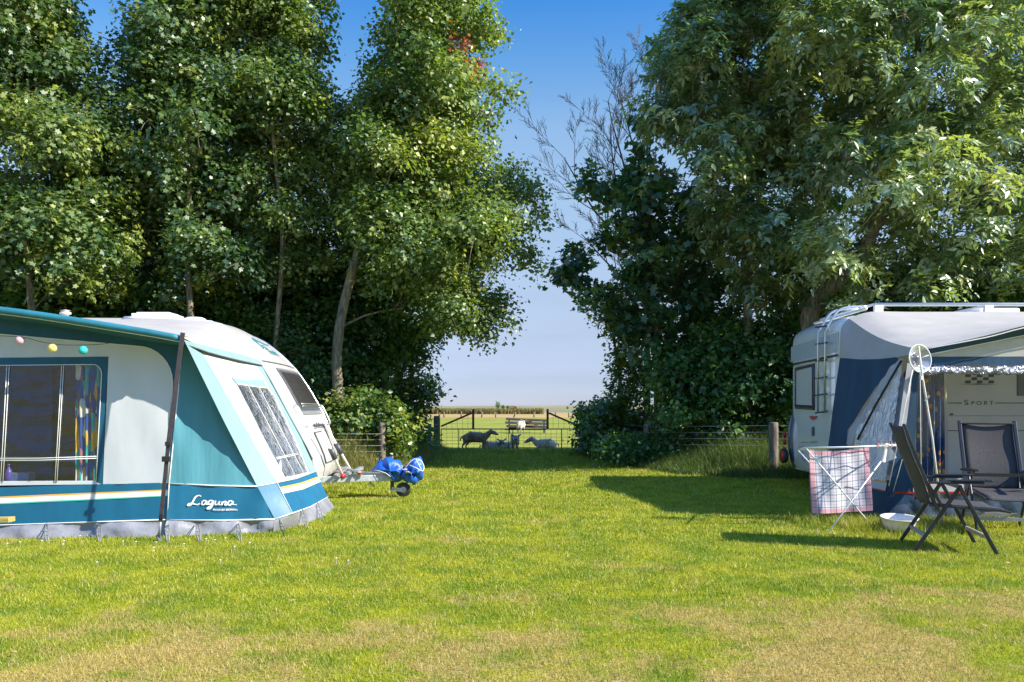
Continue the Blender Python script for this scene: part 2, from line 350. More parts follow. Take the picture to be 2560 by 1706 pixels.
# ------------------------------------------------------------ trees and shrubs
M_bark = mat('grey_bark', (0.20, 0.17, 0.11), 0.9, var=0.45, scale=7, stretch=(3, 3, 0.7), bump=0.8, bscale=14, dirt=((0.30, 0.27, 0.05), 0.8))
M_barkd = mat('brown_bark', (0.11, 0.085, 0.055), 0.9, var=0.4, scale=8, stretch=(3, 3, 0.7), bump=0.8, bscale=16)
M_twig = mat('bare_twig', (0.17, 0.13, 0.11), 0.85, var=0.3, scale=9)
LM = {
 'maple': leafmat('maple_leaf', (0.030, 0.082, 0.030), (0.105, 0.18, 0.050), (0.28, 0.32, 0.06), rough=0.5, spec=0.8, coat=0.25, trans=0.36),
 'lime': leafmat('lime_leaf', (0.042, 0.098, 0.024), (0.135, 0.21, 0.048), (0.31, 0.35, 0.07), rough=0.5, spec=0.8, coat=0.25, trans=0.36),
 'hazel': leafmat('hazel_leaf', (0.040, 0.105, 0.034), (0.095, 0.195, 0.052), (0.19, 0.31, 0.06), rough=0.42, spec=0.6, coat=0.2, trans=0.4),
 'ash': leafmat('ash_leaf', (0.060, 0.120, 0.055), (0.21, 0.295, 0.14), (0.33, 0.37, 0.11), rough=0.38, trans=0.32, spec=1.0, coat=0.75),
 'syc': leafmat('sycamore_leaf', (0.030, 0.085, 0.042), (0.070, 0.150, 0.062), (0.17, 0.27, 0.05), spec=0.7),
 'straw': leafmat('elder_leaf', (0.039, 0.091, 0.023), (0.098, 0.182, 0.039), (0.286, 0.312, 0.065)),
 'red': leafmat('withered_leaf', (0.130, 0.026, 0.019), (0.286, 0.065, 0.039), (0.390, 0.130, 0.052)),
}
SHAPES = {  # leaf outline: (along, across, lift)
 'kite': np.array([(0, 0, 0), (0.35, -0.40, 0.10), (1.0, 0, -0.05), (0.35, 0.40, 0.10)]),
 'lance': np.array([(0, 0, 0), (0.4, -0.21, 0.05), (1.0, 0, -0.08), (0.4, 0.21, 0.05)]),
 'star': np.array([(0, 0, 0), (0.02, -0.42, 0.04), (0.32, -0.28, 0), (0.62, -0.50, 0.05), (0.66, -0.16, 0), (1.05, 0, -0.08), (0.66, 0.16, 0), (0.62, 0.50, 0.05), (0.32, 0.28, 0), (0.02, 0.42, 0.04)]),
}
def leaves(C, nrm, dirv, size, shape, tint, name, m, parent):
    S = SHAPES[shape]; n = len(C); k = len(S)
    nrm = nrm/np.linalg.norm(nrm, axis=1, keepdims=True); d = dirv-nrm*np.sum(dirv*nrm, 1, keepdims=True); d /= np.linalg.norm(d, axis=1, keepdims=True)+1e-9
    a = np.cross(nrm, d)
    V = C[:, None, :]+size[:, None, None]*(d[:, None, :]*S[None, :, 0:1]+a[:, None, :]*S[None, :, 1:2]+nrm[:, None, :]*S[None, :, 2:3])
    b = (np.arange(n)*k)[:, None]
    if k == 4: Fc = np.concatenate([b+np.array([0, 1, 2]), b+np.array([0, 2, 3])], 0)
    else: Fc = b+np.arange(k)
    return np_mesh(name, V.reshape(-1, 3), Fc, m, parent, {'tint': np.repeat(tint, k)})
def inside(poly, x, y):
    c = False; j = len(poly)-1
    for i in range(len(poly)):
        if (poly[i][1] > y) != (poly[j][1] > y) and x < (poly[j][0]-poly[i][0])*(y-poly[i][1])/(poly[j][1]-poly[i][1])+poly[i][0]: c = not c
        j = i
    return c
def edge_dist(poly, x, y):
    best = 1e9; j = len(poly)-1
    for i in range(len(poly)):
        ax, ay = poly[j]; bx, by = poly[i]; dx, dy = bx-ax, by-ay
        t = max(0, min(1, ((x-ax)*dx+(y-ay)*dy)/max(1e-9, dx*dx+dy*dy))); best = min(best, math.hypot(x-ax-t*dx, y-ay-t*dy)); j = i
    return best
def fill_blobs(poly, Y0, dY, rmax, n, rnd, rmin=0.28):
    xs = [p[0] for p in poly]; ys = [p[1] for p in poly]; out = []; tries = 0
    while len(out) < n and tries < n*60:
        tries += 1
        x = rnd.uniform(min(xs), max(xs)); y = rnd.uniform(min(ys), max(ys))
        if not inside(poly, x, y): continue
        d = edge_dist(poly, x, y)*Y0/F; r = min(rmax*rnd.uniform(0.6, 1.0), d+0.05)
        if r < rmin: r = rmin
        w = min(1, d/1.5+0.35); Y = Y0+rnd.uniform(-dY, dY)*w
        c = P(x, y, Y)
        # crowded? keep some spacing between clumps
        if any((c-q[0]).length < 0.55*(r+q[1])*0.8 for q in out) and rnd.random() < 0.75: continue
        if c.z-r*0.6 < 0.05: c.z = 0.1+r*0.6
        out.append((c, r))
    return out
def limb(mb, a, b, r0, r1, rnd, sag=0.12, n=7, sides=6):
    d = b-a; L = d.length; pts = []; rr = []
    o1 = Vector((rnd.uniform(-1, 1), rnd.uniform(-1, 1), rnd.uniform(-0.4, 1)))*L*sag
    for i in range(n+1):
        t = i/n; w = math.sin(math.pi*t)
        pts.append(a+d*t+o1*w+Vector((rnd.uniform(-1, 1), rnd.uniform(-1, 1), rnd.uniform(-1, 1)))*L*0.012); rr.append(lerp(r0, r1, t))
    mb.tube(pts, rr, sides); return pts
def tree(name, label, cat, group, trunk, blobs, leaf, shape, size, q, seed, bark=None, bright=0.45, twigs=True, base=None, extra=(), droop=0.3, sprig=0.135):
    rnd = random.Random(seed); rg = np.random.default_rng(seed)
    tp = [Vector(p) for p, r in trunk]; tr = [r for p, r in trunk]
    root = empty(name, (tp[0].x, tp[0].y, 0), label, cat, group)
    mb = MB()
    sm = smooth_curve(tp, 5); rr = [lerp(tr[i//5], tr[min(len(tr)-1, i//5+1)], (i % 5)/5) for i in range(len(sm))]
    rr[0] *= 1.35; mb.tube(sm, rr, 12)
    nodes = [(p, rr[i]) for i, p in enumerate(sm)]
    order = sorted(blobs, key=lambda b: min((p-b[0]).length for p in sm))
    for c, r in order:
        def cost(k):
            d = c-k[0]; L = d.length
            return L+(max(0, 0.35*L-d.z))*0.9+(0.5 if k[1] < 0.012 else 0)
        p, pr = min(nodes, key=cost)
        L = (c-p).length
        if L > 0.35 and twigs:
            r0 = min(pr*0.62, 0.010+0.014*L); pts = limb(mb, p, c, r0, max(0.006, r0*0.4), rnd)
            nodes += [(q_, lerp(r0, max(0.006, r0*0.4), j/7)) for j, q_ in enumerate(pts) if j > 1]
        for _ in range(3 if twigs else 0):
            v = Vector((rnd.gauss(0, 1), rnd.gauss(0, 1), rnd.gauss(0.3, 1))).normalized()*r*0.95
            mb.tube([c-v*0.15, c+v*0.5+Vector((0, 0, 0.05)), c+v], [0.009, 0.006, 0.003], 4, caps=False)
    mb.build('trunk', bark or M_bark, root)
    Cs, Ns, Ds, Ss, Ts = [], [], [], [], []
    for c, r in blobs:
        n = max(40, int(q*QM*r*r)); per = 22 if shape != 'lance' else 26; ns = max(3, n//per)
        u = rg.normal(size=(ns, 3)); u /= np.linalg.norm(u, axis=1, keepdims=True)
        u[:, 2] = np.where(u[:, 2] < -0.35, -u[:, 2]*0.6, u[:, 2])
        rad = r*rg.uniform(0.35, 1.08, ns)**0.6
        sc = u*rad[:, None]*np.array([0.95, 1, 1.12])*rg.uniform(0.85, 1.15, 3)+np.array(c)
        tb = rg.normal(bright, 0.2)
        st = np.clip(rg.normal(tb, 0.15, ns), 0, 1)
        yel = rg.random(ns) < 0.05; st = np.where(yel, 0.95, st)
        sr = sprig*rg.uniform(0.7, 1.4, ns)
        if shape == 'lance':   # feathered sprays: leaflets in two ranks along a drooping midrib
            idx = np.repeat(np.arange(ns), per); m_ = len(idx)
            # two or three midribs in each spray
            rib = np.tile(np.arange(per)//9, ns); j = np.tile(np.arange(per) % 9, ns)
            rd = rg.normal(size=(ns, 3, 3)); rd += u[:, None, :]*1.0; rd[:, :, 2] -= 0.9; rd /= np.linalg.norm(rd, axis=2, keepdims=True)
            d = rd[idx, rib]; t = (j//2)/4.5; side = np.where(j % 2 == 0, 1.0, -1.0)
            pos = sc[idx]+d*(t*size*2.3)[:, None]; pos[:, 2] -= (t*t)*size*0.8
            upv = np.tile(np.array([0, 0, 0.6]), (m_, 1))+u[idx]*0.85+rg.normal(size=(m_, 3))*0.3
            a = np.cross(upv, d); a /= np.linalg.norm(a, axis=1, keepdims=True)+1e-9
            last = j == 8
            dv = np.where(last[:, None], d, a*side[:, None]*0.85+d*0.6); dv[:, 2] -= 0.25
            nr = upv+rg.normal(size=(m_, 3))*0.2
        else:
            idx = np.repeat(np.arange(ns), per); m_ = len(idx)
            pos = sc[idx]+np.clip(rg.normal(size=(m_, 3)), -1.7, 1.7)*sr[idx][:, None]*np.array([1, 1, 0.85])
            nr = np.array([0, 0, 0.65])+u[idx]*0.8+rg.normal(size=(m_, 3))*0.6
            dv = u[idx]*0.8+rg.normal(size=(m_, 3))*0.8; dv[:, 2] -= droop
        Cs.append(pos); Ns.append(nr); Ds.append(dv); Ss.append(size*rg.uniform(0.5, 1.4, m_)); Ts.append(np.clip(st[idx]+rg.normal(0, 0.10, m_), 0, 1))
    C = np.concatenate(Cs); Nn = np.concatenate(Ns); D = np.concatenate(Ds); S = np.concatenate(Ss); T = np.concatenate(Ts)
    k = C[:, 2] > 0.03; leaves(C[k], Nn[k], D[k], S[k], shape, T[k], 'crown', LM[leaf], root)
    global NLEAF; NLEAF += int(k.sum())
    return root
NLEAF = 0; QM = 1.6
rA = random.Random(11)
GL, GR = 'trees of the left windbreak', 'trees of the right windbreak'
def tk(spec): return [(P(x, y, Y) if y < 1100 else Vector(((x-1280)*Y/F, Y, 0)), r) for x, y, Y, r in spec]
# --- left windbreak
SPA = [(1245, 82, 15.6, .20), (1268, 238, 15.6, .22), (1235, 225, 15.8, .28), (1288, 240, 15.6, .14), (1222, 318, 15.6, .2), (1330, 488, 15.8, .25), (1350, 540, 16, .25), (1358, 562, 16, .16), (1318, 640, 15.8, .26), (1340, 684, 15.8, .18), (1310, 668, 15.8, .24), (1255, 770, 15.9, .26), (1262, 815, 15.9, .2), (1235, 845, 15.9, .2), (1203, 868, 15.9, .17), (1180, 838, 15.9, .24), (1220, 800, 16, .3), (1160, 60, 15.8, .3), (1215, 60, 15.7, .22), (1000, 20, 16, .3), (970, 70, 16, .22), (930, 150, 16, .2), (1285, 420, 15.8, .25)]
polyA = [(975, -260), (1120, -240), (1190, -60), (1225, 20), (1236, 82), (1175, 130), (1195, 190), (1278, 240), (1215, 300), (1200, 350), (1265, 420), (1325, 480), (1345, 560), (1310, 580), (1300, 640), (1335, 688), (1265, 670), (1225, 715), (1255, 830), (1205, 872), (1160, 835), (1085, 860), (1040, 800), (960, 770), (880, 690), (830, 560), (800, 420), (850, 330), (905, 230), (960, 150), (965, 60)]
tree('lime_tree', 'broadleaf tree with leaning pale trunk and crown spreading right into the gap', 'tree', GL,
     tk([(850, 1150, 15.5, 0.115), (846, 1000, 15.5, 0.105), (842, 900, 15.5, 0.10), (852, 800, 15.5, 0.095), (880, 680, 15.6, 0.09), (905, 590, 15.7, 0.08), (915, 500, 15.9, 0.07), (950, 400, 16, 0.055), (1010, 250, 16.2, 0.04), (1050, 60, 16.3, 0.025)]),
     fill_blobs(polyA, 16.3, 1.8, 0.77, 180, rA)+[(P(x, y, Y), r) for x, y, Y, r in SPA], 'lime', 'kite', 0.088, 1500, 1, bright=0.5)
polyB = [(560, -300), (780, -280), (815, -80), (815, 20), (810, 160), (850, 250), (860, 330), (850, 470), (860, 620), (800, 700), (690, 720), (600, 640), (570, 400), (545, 150)]
tree('maple_tree', 'tall sunlit maple left of the notch of sky beside the leaning trunk', 'tree', GL,
     tk([(700, 1150, 16.0, 0.08), (688, 900, 16.0, 0.055), (706, 600, 15.8, 0.045), (682, 300, 15.8, 0.038), (705, 0, 15.9, 0.02)]),
     fill_blobs(polyB, 16.6, 1.6, 0.81, 112, rA), 'lime', 'kite', 0.085, 1500, 2, bright=0.5)
polyC = [(330, -280), (560, -300), (600, -60), (640, 200), (660, 480), (640, 700), (520, 780), (380, 760), (330, 600), (300, 420), (310, 200), (310, 140), (330, 60), (330, -60)]
tree('maple_tree', 'dark tall maple second from the left edge behind the caravan roof hatch', 'tree', GL,
     tk([(490, 1150, 15.6, 0.10), (482, 900, 15.5, 0.065), (468, 600, 15.4, 0.055), (474, 380, 15.5, 0.045), (440, 0, 15.7, 0.02)]),
     fill_blobs(polyC, 16.3, 1.8, 0.85, 127, rA), 'maple', 'star', 0.085, 1300, 3, bright=0.42)
polyD = [(-160, -220), (110, -200), (150, 0), (170, 40), (215, 130), (290, 180), (300, 400), (330, 640), (260, 780), (100, 760), (-60, 780), (-180, 500)]
tree('maple_tree', 'maple at the left edge of the photo above the awning roof', 'tree', GL,
     tk([(95, 1150, 15.2, 0.10), (88, 900, 15.0, 0.07), (66, 600, 14.8, 0.06), (52, 300, 14.9, 0.045), (30, 0, 15.2, 0.02)]),
     fill_blobs(polyD, 15.6, 1.6, 0.85, 120, rA), 'maple', 'star', 0.085, 1300, 4, bright=0.5)
polyE = [(-700, -200), (-200, -240), (-150, 200), (-180, 800), (-700, 850)]
tree('maple_tree', 'maple standing just outside the left edge of the photo', 'tree', GL,
     tk([(-350, 1150, 16.5, 0.13), (-360, 700, 16.5, 0.1), (-380, 0, 16.5, 0.03)]),
     fill_blobs(polyE, 16.5, 1.8, 0.99, 75, rA), 'maple', 'kite', 0.14, 700, 5)
# darker trees behind, closing the gaps low down
polyF = [(-80, 520), (250, 480), (620, 520), (800, 560), (830, 800), (820, 1030), (500, 1040), (-80, 1040)]
tree('hazel_tree', 'dark bushy tree filling the space behind the left caravan roof', 'tree', GL,
     tk([(300, 1150, 18.5, 0.10), (280, 800, 18.5, 0.08), (250, 560, 18.5, 0.04)]),
     fill_blobs(polyF, 18.4, 1.0, 0.90, 105, rA), 'hazel', 'kite', 0.13, 800, 6, bright=0.35)
polyG = [(640, 640), (860, 600), (1060, 640), (1150, 760), (1090, 860), (1000, 900), (960, 1050), (640, 1060)]
tree('hazel_tree', 'dark shaded tree behind the leaning pale trunk', 'tree', GL,
     tk([(910, 1150, 18.2, 0.09), (905, 980, 18.2, 0.08), (902, 800, 18.2, 0.07), (930, 680, 18.2, 0.04)]),
     fill_blobs(polyG, 18.2, 1.2, 0.77, 90, rA), 'hazel', 'kite', 0.11, 1000, 7, bright=0.35, bark=M_barkd)
polyG2 = [(830, 300), (1150, 260), (1180, 600), (1100, 760), (860, 700)]
tree('maple_tree', 'tree half hidden behind the crown of the leaning tree', 'tree', GL,
     tk([(1000, 1150, 19.5, 0.09), (1000, 800, 19.5, 0.07), (1010, 400, 19.5, 0.04)]),
     fill_blobs(polyG2, 19.3, 1.2, 0.85, 45, rA), 'maple', 'kite', 0.12, 800, 8, bright=0.4)
polyH = [(960, 830), (1060, 810), (1092, 880), (1075, 930), (1095, 985), (1070, 1010), (1085, 1100), (1060, 1140), (930, 1140), (920, 960)]
tree('elder_bush', 'tall elder bush at the right end of the left windbreak', 'bush', 'bushes under the windbreaks',
     tk([(1030, 1150, 19.5, 0.05), (1025, 1000, 19.5, 0.04), (1035, 850, 19.5, 0.02)]),
     fill_blobs(polyH, 19.5, 1.2, 0.54, 63, rA, 0.22), 'straw', 'kite', 0.10, 1100, 9, bright=0.45, bark=M_barkd)
polyI = [(640, 790), (750, 830), (800, 1000), (900, 1040), (930, 1110), (900, 1150), (760, 1150), (700, 960)]
tree('hazel_bush', 'sunlit green bush at the foot of the leaning trunk', 'bush', 'bushes under the windbreaks',
     tk([(800, 1150, 16.3, 0.04), (795, 1050, 16.3, 0.03), (780, 900, 16.3, 0.02)]),
     fill_blobs(polyI, 16.4, 0.9, 0.42, 62, rA), 'hazel', 'kite', 0.085, 1000, 10, bright=0.25)
polyJ = [(-60, 700), (330, 690), (680, 760), (720, 1000), (700, 1080), (-60, 1080)]
tree('hazel_bush', 'dense dark hazel bush directly behind the left caravan roof', 'bush', 'bushes under the windbreaks',
     tk([(420, 1150, 16.6, 0.05), (425, 1000, 16.6, 0.04), (430, 800, 16.6, 0.02)]),
     fill_blobs(polyJ, 16.8, 0.8, 0.77, 105, rA), 'hazel', 'kite', 0.11, 1000, 12, bright=0.45)
polyK = [(820, 1010), (900, 1000), (960, 1020), (1000, 1050), (1010, 1100), (960, 1120), (840, 1120)]
tree('bramble_bush', 'low bright leafy bramble behind the left wire fence', 'bush', 'bushes under the windbreaks',
     tk([(880, 1150, 15.2, 0.02), (880, 1120, 15.2, 0.02), (890, 1060, 15.2, 0.01)]),
     fill_blobs(polyK, 15.4, 0.5, 0.31, 57, rA, 0.2), 'straw', 'kite', 0.10, 1500, 13, bright=0.55)
# --- right windbreak
polyL = [(1900, -320), (2650, -340), (2700, 0), (2680, 700), (2560, 740), (2440, 690), (2330, 760), (2200, 700), (2120, 790), (2020, 780), (1960, 700), (1990, 560), (1960, 420), (1990, 260), (1930, 120)]
tree('ash_tree', 'big ash with silvery feathered leaves above the right caravan', 'tree', GR,
     tk([(2035, 1150, 15.6, 0.19), (2035, 900, 15.6, 0.18), (2030, 770, 15.6, 0.17), (2140, 660, 15.7, 0.13), (2190, 560, 15.7, 0.12), (2250, 440, 15.7, 0.11), (2300, 330, 15.8, 0.08), (2290, 0, 15.8, 0.04)]),
     fill_blobs(polyL, 15.6, 2.0, 0.70, 205, rA), 'ash', 'lance', 0.155, 950, 21, bright=0.5, droop=0.5)
polyM = [(1700, -300), (1980, -320), (2010, 0), (2030, 300), (2060, 560), (2030, 740), (1900, 800), (1800, 700), (1760, 560), (1650, 480), (1640, 380), (1600, 290), (1625, 220), (1625, 120), (1680, 20), (1750, -60)]
tree('ash_tree', 'darker ash with yellow green sprays left of the big ash', 'tree', GR,
     tk([(1870, 1150, 16.5, 0.10), (1870, 850, 16.5, 0.09), (1860, 560, 16.5, 0.08), (1840, 300, 16.5, 0.06), (1830, 0, 16.5, 0.03)]),
     fill_blobs(polyM, 16.3, 1.7, 0.72, 150, rA), 'ash', 'lance', 0.155, 950, 22, bright=0.36, droop=0.5)
SPN = [(1560, 520, 17.3, .3), (1592, 450, 17.3, .3), (1603, 385, 17.3, .2), (1570, 565, 17.3, .35), (1530, 505, 17.3, .2), (1612, 300, 17.4, .16), (1610, 330, 17.4, .2), (1405, 690, 17, .22), (1418, 712, 17, .28), (1440, 640, 17, .22), (1480, 452, 17.2, .24), (1500, 470, 17.2, .28), (1470, 480, 17.2, .2), (1430, 655, 17, .3), (1455, 765, 17.2, .2), (1512, 610, 17.3, .3)]
polyN = [(1640, 420), (1740, 480), (1780, 700), (1760, 860), (1700, 960), (1600, 900), (1530, 800), (1470, 740), (1410, 700), (1430, 640), (1500, 640), (1540, 580), (1480, 500), (1475, 455), (1540, 480), (1590, 400)]
tree('sycamore_tree', 'dark backlit sycamore with large lobed leaves beside the gap', 'tree', GR,
     tk([(1645, 1150, 17.5, 0.10), (1645, 1000, 17.5, 0.095), (1640, 850, 17.5, 0.085), (1628, 700, 17.5, 0.07), (1622, 550, 17.6, 0.05), (1605, 380, 17.6, 0.03)]),
     fill_blobs(polyN, 17.5, 1.4, 0.54, 78, rA)+[(P(x, y, Y), r) for x, y, Y, r in SPN], 'syc', 'star', 0.14, 400, 23, bright=0.4, bark=M_barkd)
polyO = [(1600, 560), (1780, 500), (2000, 640), (2060, 800), (2040, 1060), (1700, 1080), (1640, 900)]
tree('hazel_tree', 'dark tree in the shade between the sycamore and the right caravan', 'tree', GR,
     tk([(1722, 1150, 18.0, 0.07), (1718, 900, 18.0, 0.06), (1705, 700, 18.0, 0.05), (1700, 500, 18, 0.03)]),
     fill_blobs(polyO, 18.5, 1.0, 0.70, 58, rA), 'hazel', 'kite', 0.12, 800, 24, bright=0.35, bark=M_bark)
polyO2 = [(1750, 100), (2300, 0), (2600, 100), (2650, 760), (2000, 800), (1800, 600)]
tree('hazel_tree', 'tree behind the big ash showing dark between its sprays', 'tree', GR,
     tk([(2300, 1150, 19.5, 0.10), (2300, 700, 19.5, 0.08), (2280, 300, 19.5, 0.05)]),
     fill_blobs(polyO2, 19.5, 1.0, 0.85, 50, rA), 'hazel', 'kite', 0.14, 520, 25, bright=0.3)
polyU = [(1980, 700), (2200, 640), (2450, 620), (2760, 640), (2760, 1080), (1980, 1080)]
tree('hazel_bush', 'dark hazel thicket rising behind the roof of the right caravan', 'bush', 'bushes under the windbreaks',
     tk([(2350, 1150, 17.4, 0.06), (2350, 900, 17.4, 0.05), (2340, 720, 17.4, 0.03)]),
     fill_blobs(polyU, 17.4, 0.9, 0.85, 75, rA), 'hazel', 'kite', 0.11, 900, 31, bright=0.4)
polyQ = [(2700, -250), (3300, -250), (3300, 800), (2700, 780)]
tree('ash_tree', 'ash standing just outside the right edge of the photo', 'tree', GR,
     tk([(3000, 1150, 16, 0.15), (3000, 700, 16, 0.12), (2990, 0, 16, 0.04)]),
     fill_blobs(polyQ, 16, 1.8, 0.99, 82, rA), 'ash', 'kite', 0.15, 650, 26)
polyR = [(1490, 760), (1560, 720), (1620, 860), (1620, 1040), (1560, 1110), (1470, 1120), (1460, 1040), (1520, 1000), (1545, 880), (1500, 840)]
tree('elder_bush', 'thin ragged elder bush at the left end of the right windbreak', 'bush', 'bushes under the windbreaks',
     tk([(1556, 1150, 19.0, 0.05), (1552, 980, 19.0, 0.045), (1540, 880, 19.0, 0.03), (1520, 760, 19.0, 0.015)]),
     fill_blobs(polyR, 19.0, 1.0, 0.41, 63, rA, 0.2), 'straw', 'kite', 0.10, 900, 27, bright=0.35, bark=M_barkd)
polyS = [(1640, 900), (1760, 820), (1980, 800), (2100, 820), (2100, 1130), (1640, 1130)]
tree('hazel_bush', 'dense dark bush behind the post next to the right caravan', 'bush', 'bushes under the windbreaks',
     tk([(1880, 1150, 16.6, 0.05), (1880, 1000, 16.6, 0.04), (1890, 900, 16.6, 0.02)]),
     fill_blobs(polyS, 16.8, 0.9, 0.63, 112, rA), 'hazel', 'kite', 0.105, 1100, 28, bright=0.45)
polyT = [(1456, 1030), (1500, 1010), (1600, 1040), (1680, 1060), (1690, 1120), (1560, 1140), (1452, 1130)]
tree('ivy_bush', 'low dark ivy covered bush beside the right gate post', 'bush', 'bushes under the windbreaks',
     tk([(1480, 1150, 20.5, 0.03), (1480, 1100, 20.5, 0.03), (1480, 1060, 20.5, 0.02)]),
     fill_blobs(polyT, 20.3, 0.7, 0.36, 60, rA, 0.2), 'syc', 'kite', 0.11, 1300, 29, bright=0.4)
polyV = [(1478, 1105), (1560, 1098), (1640, 1108), (1700, 1098), (1780, 1110), (1850, 1100), (1905, 1120), (1900, 1150), (1800, 1180), (1640, 1160), (1490, 1135)]
tree('nettle_patch', 'low dark nettles growing over the wires of the right fence', 'weeds', 'bushes under the windbreaks',
     tk([(1690, 1150, 16.4, 0.012), (1690, 1130, 16.4, 0.01), (1692, 1100, 16.4, 0.006)]),
     fill_blobs(polyV, 16.6, 0.7, 0.19, 90, rA, 0.16), 'hazel', 'kite', 0.075, 1900, 33, bright=0.35, twigs=False)
polyW = [(870, 1095), (930, 1080), (985, 1095), (1020, 1110), (1010, 1160), (930, 1165), (870, 1150)]
tree('nettle_patch', 'low nettles and grass beside the split grey post on the left', 'weeds', 'bushes under the windbreaks',
     tk([(965, 1150, 15.8, 0.012), (965, 1130, 15.8, 0.01), (966, 1100, 15.8, 0.006)]),
     fill_blobs(polyW, 15.9, 0.6, 0.25, 26, rA, 0.14), 'straw', 'kite', 0.075, 1900, 34, bright=0.45, twigs=False)
# withered sprig hanging in the leaning tree's crown (a part of that tree)
lt = [o for o in COL.objects if o.name == 'lime_tree'][0]
rg = np.random.default_rng(5); n = 190
cc = np.array([P(1165, 140, 15.2), P(1188, 165, 15.2), P(1160, 120, 15.2), P(1130, 100, 15.2)])[rg.integers(0, 4, n)]+rg.normal(size=(n, 3))*np.array([0.07, 0.08, 0.15])
leaves(cc, rg.normal(size=(n, 3)), rg.normal(size=(n, 3))-np.array([0, 0, 1]), rg.uniform(0.05, 0.10, n), 'kite', rg.uniform(0, 1, n), 'withered_leaves', LM['red'], lt)
# the bare tree
def bare(label, base, top, spread, seed):
    rnd = random.Random(seed); root = empty('bare_tree', (base.x, base.y, 0), label, 'tree'); mb = MB()
    def grow(p, d, L, r, lev):
        n = 7; pts = [p.copy()]; rr = [r]; q = p.copy()
        for i in range(n):
            d = (d+Vector((rnd.gauss(0, 0.05), rnd.gauss(0, 0.08), rnd.gauss(0.035, 0.05)))).normalized()
            q = q+d*L/n; pts.append(q.copy()); rr.append(max(0.004, lerp(r, r*0.35, (i+1)/n)))
            if lev < 3 and i > 0:
                for _ in range(1 if rnd.random() < 0.55 or lev == 0 else 2):
                    if rnd.random() < 0.95:
                        s = d.cross(Vector((rnd.gauss(0, 0.6), 1, rnd.gauss(0, 0.4)))).normalized()*rnd.choice((-1, 1)); nd = (d+s*rnd.uniform(0.45, 0.8)+Vector((0, rnd.uniform(-.3, .3), 0.12))).normalized()
                        grow(q, nd, L*rnd.uniform(0.24, 0.42), rr[-1]*0.6, lev+1)
        mb.tube(pts, rr, 5 if lev else 8, caps=False)
    trunk = [P(1618, y, 19.0) if y < 1100 else Vector(((1618-1280)*19/F, 19, 0)) for y in (1150, 1000, 850, 700, 560, 400, 240)]
    mb.tube(smooth_curve(trunk, 4), [lerp(0.09, 0.012, i/24) for i in range(25)], 8)
    for (sx, sy, ex, ey, r) in ((1600, 640, 1385, 345, 0.035), (1600, 560, 1500, 205, 0.035), (1606, 460, 1560, 185, 0.03), (1600, 720, 1430, 545, 0.03), (1612, 420, 1604, 150, 0.025), (1585, 600, 1440, 300, 0.03), (1608, 350, 1640, 170, 0.02)):
        a = P(sx+15, sy+30, 19.0); b = P(ex, ey, 18.6+rnd.random()*0.8); grow(a, ((b-a).normalized()-Vector((0, 0, 0.16))).normalized(), (b-a).length*0.86, r, 0)
    mb.build('branches', M_twig, root)
bare('leafless dead tree with fine grey twigs against the sky beside the sycamore', P(1618, 1100, 19), None, None, 3)
print('leaves', NLEAF)
# ------------------------------------------------------------ rough grass along the hedges
M_tall = leafmat('rough_grass', (0.045, 0.10, 0.015), (0.13, 0.17, 0.035), (0.36, 0.29, 0.11), rough=0.55, trans=0.3, spec=0.25)
def verge(name, label, line, width, n, hmin, hmax, straw, seed, mean=0.27):
    rg = np.random.default_rng(seed); L = np.array(line, float); seg = np.linalg.norm(np.diff(L, axis=0), axis=1); cs = np.concatenate([[0], np.cumsum(seg)])
    nt = n//14; t = rg.uniform(0, cs[-1], nt); x = np.interp(t, cs, L[:, 0]); y = np.interp(t, cs, L[:, 1])
    off = rg.uniform(0, 1, nt)**1.2
    tx = np.interp(t+0.1, cs, L[:, 0])-x+1e-6; ty = np.interp(t+0.1, cs, L[:, 1])-y; ln = np.hypot(tx, ty)
    x = x+(-ty/ln)*off*width; y = y+(tx/ln)*off*width
    th = (hmin+(hmax-hmin)*np.clip(off*1.3, 0, 1))*rg.uniform(0.6, 1.25, nt)
    idx = np.repeat(np.arange(nt), 14); m = len(idx)
    X = x[idx]+rg.normal(0, 0.05, m); Y = y[idx]+rg.normal(0, 0.05, m); hh = th[idx]*rg.uniform(0.5, 1.15, m)
    tint = np.clip(rg.normal(mean, 0.2, m)+(rg.random(m) < straw)*0.5, 0, 1)
    return tag(blades(name, X, Y, hh, rg.uniform(0.006, 0.013, m), rg.uniform(0.1, 0.7, m), M_tall, tint, segs=3), label, 'grass', kind='stuff')
verge('rough_grass', 'unmown rough grass along the left hedge and fence', [(-1.75, 21.9), (-1.85, 18), (-2.0, 16), (-2.35, 14.4), (-3.6, 13.9), (-5.5, 13.7), (-9, 13.7)], -1.2, 40000, 0.16, 0.85, 0.5, 1, 0.42)
verge('rough_grass', 'unmown rough grass along the right hedge and fence', [(1.6, 21.9), (1.95, 19.0), (2.45, 16.6), (3.1, 14.7), (3.9, 13.9), (5.2, 13.6), (9, 13.6)], 1.7, 70000, 0.12, 0.70, 0.08, 2, 0.16)
